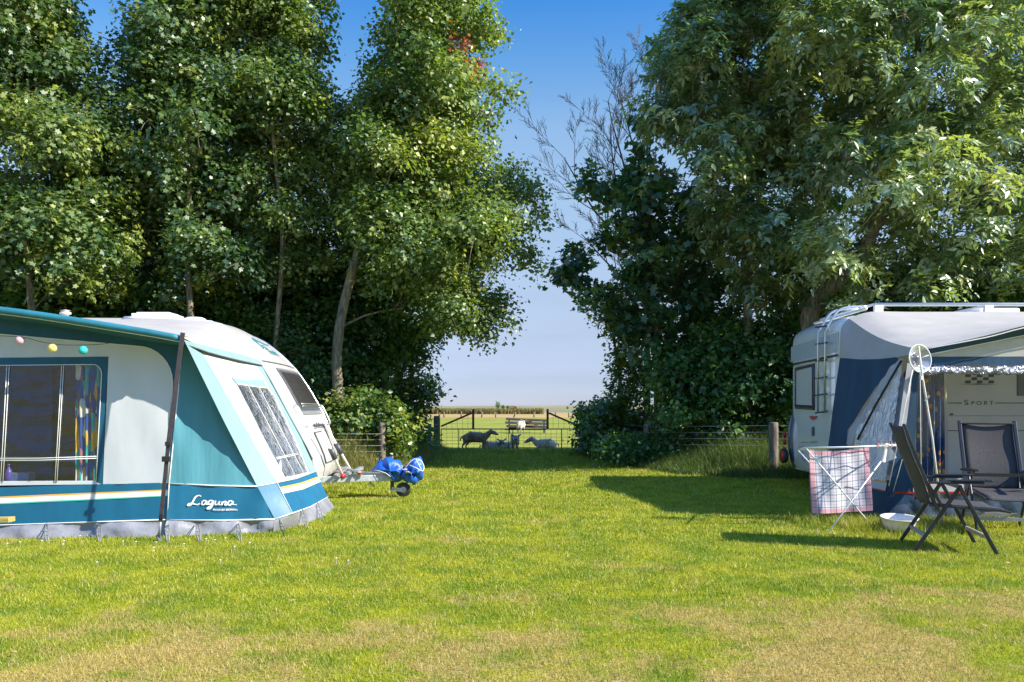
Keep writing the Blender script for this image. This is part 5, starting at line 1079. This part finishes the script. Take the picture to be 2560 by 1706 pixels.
for k in range(5): a = 2*math.pi*k/5+.3; mb.tube([cD+Mq@Vector((.02*math.cos(a), .02*math.sin(a), -.05)), cD+Mq@Vector((.142*math.cos(a), .142*math.sin(a), 0))], .004, 5)
mb.build('rim', M_pipe, WD)
mb = MB(); mb.lathe([(0, -.09), (.06, -.085), (.065, -.04), (.03, -.01), (0, 0)], cD, Mq, 16); mb.build('hub', pvc('smoked_hub', (.35, .36, .4), gl=.15, rough=.2, opq=.4), WD)
mb = MB(); mb.bar(P(2312, 1003, 8.0), P(2324, 989, 7.98), .018, .018); mb.build('clamp', M_pipe, WD); mb = MB(); mb.box(P(2304, 945, 8.0), (.025, .03, .04)); mb.build('clamp', M_pipe, WD)
# ------------------------------------------------------------ chairs
M_frame = mat('anthracite_tube', (.035, .038, .044), .32, metal=.4, var=.1)
M_mesh = mat('woven_mesh', (.045, .042, .046), .75, var=.35, scale=160, bump=.3, bscale=200)
M_alub = mat('grey_clip', (.30, .30, .30), .5)
def chair(label, loc, rz, lean=0.21, hgt=.70):
    r = empty('camping_chair', loc, label, 'chair', 'reclining camping chairs', rz)
    W = .26; B0 = (-.18, .40); B1 = (-.18-lean, .40+hgt)
    mb = MB(); 
    for s in (-1, 1):
        mb.bar((B0[0]+.04, s*W, B0[1]-.03), (B0[0]-.03, s*W, .58), .035, .028); mb.bar((B0[0]-.03, s*W, .57), (lerp(B0[0], B1[0], .75), s*W, lerp(.40, B1[1], .75)), .035, .026); mb.bar((lerp(B0[0], B1[0], .74), s*W, lerp(.40, B1[1], .74)), (B1[0]-.01, s*W, B1[1]), .035, .024)
    mb.tube([(B1[0]+.005, -W, B1[1]-.03), (B1[0]+.005, W, B1[1]-.03)], .010, 6); mb.tube([(B0[0], -W, B0[1]), (B0[0], W, B0[1])], .010, 6)
    mb.build('back_frame', M_frame, r, local=True, bevel=.006)
    mb = MB(); mb.grid([[Vector((lerp(B0[0], B1[0], t)-.012*math.sin(math.pi*k/8)+.012*math.sin(t*6), lerp(-W+.02, W-.02, k/8), lerp(B0[1], B1[1]-.03, t))) for k in range(9)] for t in [i/14 for i in range(15)]]); o = mb.build('backrest', M_mesh, r, local=True); sm = o.modifiers.new('thickness', 'SOLIDIFY'); sm.thickness = .006
    for s in (-1, 1): mb = MB(); mb.bar((-.20, s*W, .405), (.36, s*W, .375), .03, .022); mb.bar((.35, s*W, .376), (.43, s*W, .36), .03, .02); mb.build('seat_rail', M_frame, r, local=True, bevel=.006)
    mb = MB(); mb.grid([[Vector((x, lerp(-W+.015, W-.015, k/8), .415-(x+.2)*.055-.012*math.sin(math.pi*k/8)-(0.03 if x > .38 else 0))) for x in (-.19, -.1, 0, .1, .2, .3, .36, .41)] for k in range(9)], flip=True); o = mb.build('seat', M_mesh, r, local=True); sm = o.modifiers.new('thickness', 'SOLIDIFY'); sm.thickness = .008
    for s in (-1, 1):
        y = s*(W+.035)
        mb = MB(); mb.bar((-.21, y, .60), (.22, y, .605), .022, .020); mb.bar((-.02, y, .62), (.27, y, .628), .05, .02); mb.box((.25, y, .626), (.06, .055, .024)); mb.build('armrest', M_frame, r, local=True, bevel=.008)
        mb = MB(); mb.bar((.03, y, .57), (.315, y, .01), .020, .032); mb.build('front_leg', M_frame, r, local=True, bevel=.006)
        mb = MB(); mb.bar((.045, y-s*.025, .575), (-.31, y-s*.025, .01), .020, .032); mb.build('rear_leg', M_frame, r, local=True, bevel=.006)
        mb = MB(); mb.bar((-.21, y-s*.02, .59), (-.10, y-s*.02, .40), .018, .02); mb.build('recline_strut', M_frame, r, local=True)
    for a, b in (((.235, -W, .15), (.235, W, .15)), ((-.225, -W, .14), (-.225, W, .14)), ((.04, -W-.03, .565), (.04, W+.03, .565))):
        mb = MB(); mb.bar(a, b, .02, .032); mb.build('crossbar', M_alub if a[2] < .3 else M_frame, r, local=True)
    return r
chair('dark mesh camping chair seen side on facing right with white basin behind its legs', (3.84, 7.05, 0), R(-14))
chair('dark mesh camping chair facing the camera at the right edge before the open awning', (4.90, 8.0, 0), R(-104))
# ------------------------------------------------------------ drying rack, towel, washing
DR = empty('drying_rack', (3.35, 8.4, 0), 'white folding clothes rack with crossed legs beside the right awning', 'drying rack')
M_wtube = mat('white_lacquer_tube', (.70, .72, .75), .35, var=.04)
for (a, b) in ((P(2014, 1120, 8.1), G(2176, 1311)), (P(2203, 1153, 8.35).lerp(G(2072, 1330), -.2), G(2072, 1330)), (P(2240, 1113, 8.85), G(2030, 1298)), (P(1993, 1124, 8.75), G(2150, 1295))):
    mb = MB(); mb.tube([a, b], .0075, 8); mb.build('leg', M_wtube, DR)
mb = MB(); TL = [P(2014, 1120, 8.05), P(1993, 1125, 8.75)]; TR = [P(2240, 1113, 8.15), P(2240, 1111, 8.85)]
mb.tube([TL[0], TL[1]], .009, 6); mb.tube([TR[0], TR[1]], .009, 6)
for k in range(7): t = k/6; mb.tube([TL[0].lerp(TL[1], t), TL[0].lerp(TL[1], t).lerp(TR[0].lerp(TR[1], t), .5)-Vector((0, 0, .006)), TR[0].lerp(TR[1], t)], .0045 if 0 < k < 6 else .008, 5)
mb.build('rail_frame', M_wtube, DR)
def towel_mat():
    m = bpy.data.materials.new('checked_towel'); m.use_nodes = True; N = m.node_tree.nodes; L = m.node_tree.links; b = N['Principled BSDF']; b.inputs['Roughness'].default_value = .9
    uv = N.new('ShaderNodeUVMap'); sp = N.new('ShaderNodeSeparateXYZ'); L.new(uv.outputs[0], sp.inputs[0])
    def line(v, n, w, ph=0.0): return nmath(N, L, 'LESS_THAN', nmath(N, L, 'FRACT', nmath(N, L, 'ADD', nmath(N, L, 'MULTIPLY', v, n), ph)), w)
    U, V = sp.outputs[0], sp.outputs[1]
    c = mixc(N, L, nmath(N, L, 'MULTIPLY', nmath(N, L, 'ADD', line(U, 20, .5), line(V, 20, .5)), .16), (.74, .72, .76), (.42, .20, .30))
    edU = nmath(N, L, 'GREATER_THAN', nmath(N, L, 'ABSOLUTE', nmath(N, L, 'SUBTRACT', U, .5)), .41); edV = nmath(N, L, 'GREATER_THAN', nmath(N, L, 'ABSOLUTE', nmath(N, L, 'SUBTRACT', V, .5)), .43)
    c = mixc(N, L, nmath(N, L, 'MULTIPLY', nmath(N, L, 'MAXIMUM', edU, edV), .55), c, (.75, .16, .20))
    c = mixc(N, L, nmath(N, L, 'MULTIPLY', line(U, 10, .14), .62), c, (.05, .04, .22)); c = mixc(N, L, nmath(N, L, 'MULTIPLY', line(V, 10, .14), .62), c, (.02, .22, .20))
    L.new(c, b.inputs['Base Color'])
    tr = N.new('ShaderNodeBsdfTranslucent'); L.new(c, tr.inputs[0]); ms = N.new('ShaderNodeMixShader'); ms.inputs[0].default_value = .25; L.new(b.outputs[0], ms.inputs[1]); L.new(tr.outputs[0], ms.inputs[2]); L.new(ms.outputs[0], N['Material Output'].inputs[0]); return m
mb = MB(); nU, nV = 28, 28; rows = []; tl, t_r, bl, br = P(2022, 1124, 8.60), P(2174, 1116, 8.62), P(2030, 1283, 8.58), P(2179, 1276, 8.60)
for j in range(nV+1):
    v = j/nV; row = []
    for i in range(nU+1):
        u = i/nU; p = tl.lerp(t_r, u).lerp(bl.lerp(br, u), v); p = p+Vector((0, .022*math.sin(u*8+v*3)*(.3+v)+.006*math.sin(u*21-v*5), -.03*math.sin(math.pi*u)*(1-v)-.012*math.sin(math.pi*u)*v)); row.append(p)
    rows.append(row)
mb.grid(rows, flip=True); tw = mb.build('tea_towel', towel_mat()); uvl = tw.data.uv_layers.new(name='UVMap')
for pl in tw.data.polygons:
    for li in pl.loop_indices:
        vi = tw.data.loops[li].vertex_index; uvl.data[li].uv = ((vi % (nU+1))/nU, (vi//(nU+1))/nV)
tag(tw, 'red blue and green checked tea towel hanging over the clothes rack', 'towel')
mb = MB(); rows = []
for j in range(9):
    v = j/8; rows.append([P(lerp(2196, 2222, u)+v*(4+14*u), 1114+v*46*(1-.35*abs(u-.4))-6*u, 8.15)+Vector((0, .02*math.sin(u*8+v*4), 0)) for u in [k/8 for k in range(9)]])
mb.grid(rows); sk = mb.build('face_cloth', M_canvasw); tag(sk, 'small crumpled white cloth hanging at the right end of the clothes rack', 'cloth')
for k in range(6):
    p = P(2196+k*8.5, 1110, 8.12+.12*(k % 2)); mb = MB(); mb.bar(p+Vector((-.006, 0, -.03)), p+Vector((.004, 0, .035)), .009, .008); mb.bar(p+Vector((.010, 0, -.03)), p+Vector((.0, 0, .035)), .009, .008)
    cp = mb.build('clothes_peg', M_rope if k % 3 else mat('pink_peg', (.7, .3, .3), .5)); tag(cp, 'wooden clothes peg clipped on the rack lines' if k % 3 else 'pink clothes peg clipped on the rack lines', 'clothes peg', 'pegs on the clothes rack')
# basin
mb = MB(); Mt = Matrix.Rotation(R(5), 3, 'X'); cB = G(2249, 1330)+Vector((0, 0.02, .012))
mb.lathe([(0, .0), (.11, 0), (.125, .012), (.15, .07), (.163, .125), (.178, .128), (.179, .136), (.160, .134), (.146, .075), (.12, .022), (.10, .012), (0, .010)], cB, Mt, 40)
ba = mb.build('wash_basin', mat('cream_plastic', (.78, .74, .68), .35, var=.02, trans=.15)); tag(ba, 'cream plastic washing up bowl on the grass under the side-on chair', 'bowl')
# ------------------------------------------------------------ gate
GT = empty('field_gate', (-.1, 22.0, 0), 'double steel mesh field gate closing the grass passage', 'gate')
M_steel = mat('dark_gate_steel', (.07, .065, .06), .6, metal=.3, var=.2); M_gwood = mat('gate_timber', (.16, .11, .08), .85, var=.3, scale=8, stretch=(2, 2, 2), bump=.4)
GY = 22.0
def leaf(x0, x1, hinge_left):
    r = MB(); top = 1073
    a, b = P(x0, top, GY), P(x1, top, GY); r.tube([a, b], .015, 8); r.tube([P(x0, 1128, GY), P(x1, 1128, GY)], .014, 6)
    for x in (x0, x1, x0+(x1-x0)*(.26 if hinge_left else .72)): r.tube([P(x, top, GY), P(x, 1129, GY)], .012, 6)
    fr_ = r.build('gate_frame', M_steel, GT)
    m = MB(); x = x0+14
    while x < x1: m.tube([P(x, top, GY), P(x, 1128, GY)], .0032, 4, caps=False); x += 13.6
    for y in (1083, 1093, 1102, 1111, 1120): m.tube([P(x0, y, GY), P(x1, y, GY)], .0030, 4, caps=False)
    m.build('wire_mesh', M_steel, GT)
    s = MB(); px = 1183 if hinge_left else 1369
    s.bar(P(px, 1023, GY), P(px, 1074, GY), .06, .06); s.build('upright', M_gwood, GT)
    s = MB(); e = (1103, 1066) if hinge_left else (1450, 1067); s.bar(P(px+(-3 if hinge_left else 3), 1033, GY), P(e[0], e[1], GY), .045, .05); s.build('brace', M_gwood, GT)
    u = MB(); xa, xb = (px, x0) if hinge_left else (px, x1)
    for k in range(1, 6):
        t = k/6; u.tube([P(lerp(px, xb, t), lerp(1033, 1066, t), GY), P(lerp(px, xb, t), 1073, GY)], .0035, 4, caps=False)
    u.tube([P(px, 1046, GY), P(lerp(px, xb, .45), 1046, GY)], .0035, 4); u.tube([P(px, 1060, GY), P(lerp(px, xb, .8), 1060, GY)], .0035, 4); u.build('wire_mesh', M_steel, GT)
leaf(1103, 1272, True); leaf(1282, 1451, False)
mb = MB(); mb.box(P(1281, 1072, GY-.03), (.22, .04, .06)); mb.build('latch', M_black, GT)
def post(px, top, Y, w, label, wood=M_wood, tilt=0.0, name='fence_post'):
    a = Vector(((px-1280)*Y/F, Y, -.02)); b = P(px, top, Y); mb = MB(); n = 8
    for (r0) in [0]:
        sec = [a.lerp(b, t)+Vector((tilt*t, 0, 0)) for t in (0, .3, .6, .9, .985, 1)]; mb.tube(sec, [w*1.02, w, w*.97, w*.98, w*.94, w*.80], 9)
    o = mb.build(name, wood); return tag(o, label, 'post', 'wooden fence posts')
post(1092, 1040, GY, .095, 'thick weathered wooden post holding the left gate leaf')
post(1456, 1036, GY, .09, 'ivy shaded wooden post holding the right gate leaf', M_wood)
post(1074, 1060, 21.0, .05, 'short slim post hidden in nettles left of the gate')
post(955, 1057, 15.0, .066, 'grey split wooden post left of the blue bag')
post(1513, 1050, 19.6, .075, 'pale fence post nearest the gate on the right side')
post(1617, 1060, 16.8, .065, 'shaded fence post below the dark sycamore')
post(1934, 1056, 14.3, .085, 'stout squared post beside the rear of the right caravan')
def wire(label, pts_list):
    mb = MB()
    for pts in pts_list: mb.tube(pts, .0028, 4)
    o = mb.build('fence_wire', M_galv); return tag(o, label, 'wire')
wp = [P(1513, 1056, 19.6), P(1617, 1068, 16.8), P(1934, 1064, 14.3), P(2400, 1064, 14.2)]
wire('galvanised wires strung between the right hand fence posts', [[p-Vector((0, .06, .12*k)) for p in wp] for k in range(4)])
wp = [P(1092, 1062, 21.8), P(955, 1085, 15.0), P(700, 1085, 14.6), P(300, 1085, 14.6)]
wire('galvanised wires strung from the left gate post past the split post', [[p-Vector((0, .06, .11*k)) for p in wp] for k in range(4)])
# ------------------------------------------------------------ bench in the field
BN = empty('park_bench', ((1318-1280)*38/F, 38, 0), 'dark weathered slatted bench standing in the pasture beyond the gate', 'bench')
BY = 38.0; M_bw = mat('dark_bench_timber', (.07, .065, .075), .8, var=.25)
for (xa, ya, xb, yb) in ((1265, 1048, 1368, 1052), (1263, 1057, 1368, 1060), (1266, 1066, 1368, 1068)):
    mb = MB(); mb.bar(P(xa, ya, BY), P(xb, yb, BY), .04, .115); mb.build('back_slat', M_bw, BN)
mb = MB(); a = P(1262, 1074, BY); b = P(1365, 1074, BY)
for k in range(3): mb.bar(a+Vector((0, -.12-.14*k, 0)), b+Vector((0, -.12-.14*k, 0)), .11, .04)
mb.build('seat', M_bw, BN)
for x in (1273, 1360):
    mb = MB(); p = P(x, 1050, BY); mb.bar(p+Vector((0, .06, 0)), Vector((p.x, BY, .0)), .07, .06); mb.bar(Vector((p.x, BY-.42, 0)), Vector((p.x, BY-.42, P(x, 1074, BY).z)), .07, .06); mb.bar(Vector((p.x, BY, P(x, 1074, BY).z-.05)), Vector((p.x, BY-.42, P(x, 1074, BY).z-.05)), .06, .05); mb.build('leg', M_bw, BN)
mb = MB(); mb.bar(P(1312, 1053, BY-.1), P(1326, 1053, BY-.1), .05, .10); mb.bar(P(1324, 1053, BY-.1), P(1345, 1067, BY-.1), .05, .10); mb.build('loose_board', mat('red_brown_board', (.14, .07, .06), .8), BN)
# ------------------------------------------------------------ sheep
M_fleece = mat('shorn_fleece', (.62, .54, .40), .95, var=.22, scale=14, bump=1.0, bscale=40); M_face = mat('grey_sheep_face', (.36, .31, .27), .85, var=.35, scale=16); M_fl2 = mat('brown_fleece', (.40, .29, .18), .95, var=.3, scale=9, bump=1.0, bscale=35); M_lamb = mat('lamb_fleece', (.74, .64, .54), .95, var=.25, scale=20, bump=1.0, bscale=45)
M_muz = mat('dark_muzzle', (.03, .028, .028), .6)
def skinned(name, joints, edges, mats, parent, face_z=None, sub=2):
    me = bpy.data.meshes.new(name); me.from_pydata([j[0] for j in joints], edges, []); ob = bpy.data.objects.new(name, me); COL.objects.link(ob)
    sk = ob.modifiers.new('skin', 'SKIN'); sk.use_smooth_shade = True; me.skin_vertices[0].data.foreach_set if False else None
    if not me.skin_vertices: bpy.context.view_layer.objects.active = ob; bpy.ops.mesh.customdata_skin_add()
    for i, j in enumerate(joints):
        r = j[1]; me.skin_vertices[0].data[i].radius = (r, r) if isinstance(r, float) else r
        me.skin_vertices[0].data[i].use_root = (i == 0)
    ss = ob.modifiers.new('sub', 'SUBSURF'); ss.levels = sub; ss.render_levels = sub
    bpy.context.view_layer.update(); dg = bpy.context.evaluated_depsgraph_get(); nm = bpy.data.meshes.new_from_object(ob.evaluated_get(dg))
    ob.modifiers.clear(); ob.data = nm; bpy.data.meshes.remove(me); nm.name = name; nm.materials.clear()
    for m in mats: nm.materials.append(m)
    for p in nm.polygons:
        p.use_smooth = True; p.material_index = (1 if len(mats) > 1 and face_z and face_z(p.center) else 0)
    ob.parent = parent; return ob
def sheep(label, loc, rz, pose, sc, fleece, head_dir=(1, 0, 0), mats=None, grp='sheep at the gate', hs=1.0):
    r = empty('sheep', loc, label, 'sheep', grp, rz); r.scale = (sc, sc, sc)
    zt = .235 if pose == 'lying' else .47
    J = [((0, 0, zt), .205), ((-.20, 0, zt+.015), .215), ((-.38, 0, zt), .19), ((-.49, 0, zt-.03), .09), ((.20, 0, zt), .195), ((.33, 0, zt+.02), .15)]
    E = [(0, 1), (1, 2), (2, 3), (0, 4), (4, 5)]
    hd = Vector(head_dir).normalized(); n0 = Vector((.33, 0, zt+.03)); n1 = n0+Vector((.09, 0, .10))+hd*.02; n2 = n1+Vector((.03, 0, .075))+hd*.035; hm = n2+hd*.09*hs; mz = n2+hd*.18*hs+Vector((0, 0, -.045)); en = n2+hd*.225*hs+Vector((0, 0, -.06))
    J += [(tuple(n1), .105), (tuple(n2), .082*hs), (tuple(hm), .074*hs), (tuple(mz), .052*hs), (tuple(en), .038*hs)]; E += [(5, 6), (6, 7), (7, 8), (8, 9), (9, 10)]
    if pose == 'standing':
        for s in (-1, 1):
            b = len(J); J += [((.27, s*.08, zt-.12), .065), ((.27, s*.085, zt-.25), .038), ((.265, s*.085, zt-.40), .026), ((.28, s*.085, .02), .028)]; E += [(4, b), (b, b+1), (b+1, b+2), (b+2, b+3)]
            b = len(J); f = .05*s; J += [((-.33+f, s*.085, zt-.11), .085), ((-.36+f, s*.09, zt-.22), .05), ((-.43+f, s*.09, zt-.30), .028), ((-.39+f, s*.09, .02), .028)]; E += [(2, b), (b, b+1), (b+1, b+2), (b+2, b+3)]
    else:
        for s in (-1, 1):
            b = len(J); J += [((.25, s*.12, .10), .06), ((.36, s*.13, .05), .035), ((.24, s*.15, .03), .028)]; E += [(4, b), (b, b+1), (b+1, b+2)]
            b = len(J); J += [((-.34, s*.14, .12), .09), ((-.20, s*.20, .06), .045), ((-.36, s*.22, .03), .03)]; E += [(2, b), (b, b+1), (b+1, b+2)]
    hb = n1+hd*.03
    fz = lambda c: (c-Vector(n2)).dot(hd) > .02 and (c-Vector(n2)).length < .32 or (pose == 'standing' and c.z < zt-.27)
    skinned('body', J, E, [fleece, M_face], r, fz)
    sd = hd.cross(Vector((0, 0, 1))).normalized(); earc = Vector(n2)+hd*.045+Vector((0, 0, .045))
    for s in (-1, 1):
        mb = MB(); a = earc+sd*s*.055*hs; tip = a+sd*s*.15*hs+Vector((0, 0, .06*hs))-hd*.02; rows = []
        for t, w in ((0, .018), (.3, .042), (.65, .040), (1, .006)):
            c = a.lerp(tip, t); rows.append([c+hd*w*.45*math.cos(q)+Vector((0, 0, 1))*w*math.sin(q) for q in [2*math.pi*k/8 for k in range(9)]])
        mb.grid(rows); mb.build('ear', M_face, r, local=True)
        mb = MB(); mb.sphere(Vector(hm)+sd*s*.060*hs+Vector((0, 0, .03))+hd*.0, .011, n=8, m=6); mb.build('eye', M_muz, r, local=True)
    mb = MB(); mb.sphere(Vector(en)+hd*.010, .040, (1, 1, .8), 10, 8); mb.build('muzzle', M_muz, r, local=True)
    mb = MB(); mb.tube([(-.50, 0, zt+.02), (-.56, 0, zt-.06), (-.56, 0, zt-.14)], [.03, .025, .012], 8); mb.build('tail', fleece, r, local=True)
    return r
def gx(px, Y): return Vector(((px-1280)*Y/F, Y, 0))
sheep('brown shorn ewe standing side on behind the gate looking right', gx(1190, 22.6), R(-4), 'standing', .80, M_fl2, (1, -.12, -.10), hs=1.15)
sheep('grey lamb lying with upright ears directly right of the standing ewe', gx(1229, 22.75), R(8), 'lying', .60, M_lamb, (.25, -1, -.12), hs=1.35)
sheep('pale sheep lying with its back to the gate centre beside the lamb', gx(1264, 23.2), R(175), 'lying', .52, M_fleece, (1, .3, -.55))
sheep('small lamb standing head on at the right gate leaf', gx(1288, 22.7), R(-86), 'standing', .60, M_lamb, (1, -.02, -.15), hs=1.3)
sheep('dark headed sheep lying stretched out right of the gate centre', gx(1362, 23.2), R(176), 'lying', .72, M_lamb, (1, .15, -.25), hs=1.35)
sheep('woolly sheep seen from behind in front of the field bench', gx(1303, 37.3), R(75), 'standing', 0.86, M_fleece, (1, 0, -.5), grp='sheep in the pasture')
# ------------------------------------------------------------ far field things
M_fpost = mat('field_post', (.16, .13, .10), .9)
for i, (px, top, tl_) in enumerate(((1110, 1030, 0), (1153, 1029, 0), (1204, 1030, .1), (1239, 1031, 0), (1284, 1030, .28), (1335, 1031, 0), (1389, 1030, 0), (1422, 1032, 0), (1444, 1033, 0))):
    Y = 92.0; a = Vector(((px-1280)*Y/F, Y, 0)); mb = MB(); mb.tube([a, P(px, top, Y)+Vector((tl_, 0, 0))], .085, 6); o = mb.build('field_post', M_fpost)
    tag(o, 'leaning thin post on the far pasture fence' if tl_ > .2 else 'thin upright post on the far pasture fence', 'post', 'far pasture fence posts')
rgx = np.random.default_rng(3)
M_reed = leafmat('reed', (.07, .075, .02), (.17, .15, .05), (.42, .32, .16), rough=.8, trans=.2, spec=.1)
n = 9000; x = rgx.uniform(-22, 5.3, n); y = rgx.uniform(134, 139, n)
tag(blades('reed_strip', x, y, rgx.uniform(.5, 1.15, n), rgx.uniform(.10, .25, n), rgx.uniform(0, .3, n), M_reed, np.clip(rgx.normal(.5, .2, n), 0, 1)), 'brown strip of reeds across the dry field', 'reeds', kind='stuff')
n = 5000; x = rgx.uniform(-60, -18, n); y = rgx.uniform(120, 128, n)
tag(blades('reed_strip', x, y, rgx.uniform(.7, 1.6, n), rgx.uniform(.10, .25, n), rgx.uniform(0, .3, n), M_reed, np.clip(rgx.normal(.45, .2, n), 0, 1)), 'pale reeds left of the gate in the dry field', 'reeds', kind='stuff')
def far_tree(label, px, top, wpx, Y, seed):
    rg = np.random.default_rng(seed); h = P(px, top, Y).z; w = wpx*Y/F/2; c = Vector(((px-1280)*Y/F, Y, 0)); r = empty('far_tree', c, label, 'tree', 'trees on the horizon')
    mb = MB(); mb.tube([c, c+Vector((0, 0, h*.5))], .25, 6); mb.build('trunk', M_barkd, r)
    n = 420; u = rg.normal(size=(n, 3)); u /= np.linalg.norm(u, axis=1, keepdims=True); rad = rg.uniform(.5, 1, n)[:, None]*(1+.22*np.sin(u[:, 0:1]*4+u[:, 2:3]*5))
    C = np.array([c.x, c.y, h*.52])+u*rad*np.array([w, w, h*.48]); leaves(C, u+rg.normal(size=(n, 3))*.4, rg.normal(size=(n, 3)), rg.uniform(.35, .6, n)*max(.6, h*.16), 'star', rg.uniform(.2, .7, n), 'crown', LM['hazel'], r)
far_tree('tallest rounded tree of the far clump beside the red roof', 1245, 1002, 15, 420, 1)
far_tree('low tree in the middle of the far clump', 1258, 1012, 12, 425, 2)
far_tree('small tree left of the red roofed farmhouse', 1270, 1014, 10, 430, 3)
far_tree('small dark bush right of the red roofed farmhouse', 1289, 1016, 7, 430, 4)
far_tree('blue green tree on the horizon over the right gate post', 1476, 1006, 18, 420, 5)
far_tree('low broad tree on the horizon left of the right gate post', 1456, 1013, 16, 430, 6)
far_tree('tiny dark bush alone on the horizon above the right brace', 1419, 1016, 5, 430, 7)
FH = empty('farmhouse', ((1281-1280)*440/F, 440, 0), 'distant farmhouse with red tiled roof on the horizon', 'house')
c = Vector(((1281-1280)*440/F, 440, 0)); mb = MB(); mb.box(c+Vector((0, 0, .8)), (2.6, 4, 1.7)); mb.build('wall', mat('far_brick', (.22, .12, .09), .9), FH)
mb = MB(); x0, x1, y0, y1 = c.x-1.5, c.x+1.5, c.y-2.3, c.y+2.3; mb.add([(x0, y0, .7), (x1, y0, .7), (x1, y1, .7), (x0, y1, .7), (x0+.7, c.y, 2.1), (x1-.7, c.y, 2.1)], [(0, 1, 5, 4), (1, 2, 5), (2, 3, 4, 5), (3, 0, 4)]); mb.build('roof', mat('red_roof_tiles', (.55, .13, .07), .8), FH)
# a bird in the gap
bd = MB(); c = P(1290, 344, 60); bd.sphere(c, .07, (1.6, .8, .7), 8, 6); bd.add([c, c+Vector((.05, 0, 0)), c+Vector((-.04, .05, .22)), c+Vector((-.09, .02, .10))], [(0, 1, 2, 3)]); bd.add([c, c+Vector((.05, 0, 0)), c+Vector((.10, -.05, -.16)), c+Vector((-.02, -.02, -.14))], [(0, 1, 2, 3)])
tag(bd.build('bird', M_muz), 'tiny dark bird flying in the blue gap between the trees', 'bird')
# daisies along the awning foot: single small flower heads in the lawn
rgd = random.Random(3); dm = MB()
for k in range(20):
    p = G(rgd.uniform(10, 640), rgd.uniform(1352, 1372)) if k < 13 else G(rgd.uniform(60, 900), rgd.uniform(1280+80, 1420)); h = rgd.uniform(.03, .05)
    dm.lathe([(0, .004), (.009, .002), (.010, 0), (0, -.002)], p+Vector((0, 0, h)), n=8); dm.tube([p, p+Vector((0, 0, h))], .0012, 3, caps=False)
tag(dm.build('daisies', M_pipe), 'scattered white daisies in the lawn before the left awning', 'flowers', kind='stuff')
# longer grass tufts left unmown under the right things
rgt = np.random.default_rng(12); n = 9000
cx = np.concatenate([rgt.uniform(3.0, 6.2, n//2), rgt.uniform(3.4, 4.6, n//2)]); cy = np.concatenate([rgt.normal(8.55, .18, n//2), rgt.normal(8.25, .3, n//2)])
tag(blades('grass_tufts', cx, cy, rgt.uniform(.04, .13, n), rgt.uniform(.004, .008, n), rgt.uniform(.2, .8, n), M_blade, rgt.uniform(0, 1, n), segs=2), 'longer green grass round the basin and awning foot', 'grass', kind='stuff')

n = 7000; cx = rgt.uniform(-2.2, 2.2, n); cy = rgt.uniform(21.2, 22.4, n)
tag(blades('grass_tufts', cx, cy, rgt.uniform(.05, .15, n), rgt.uniform(.01, .018, n), rgt.uniform(.2, .8, n), M_blade, rgt.uniform(0, 1, n), segs=2), 'longer grass growing through the foot of the field gate', 'grass', kind='stuff')
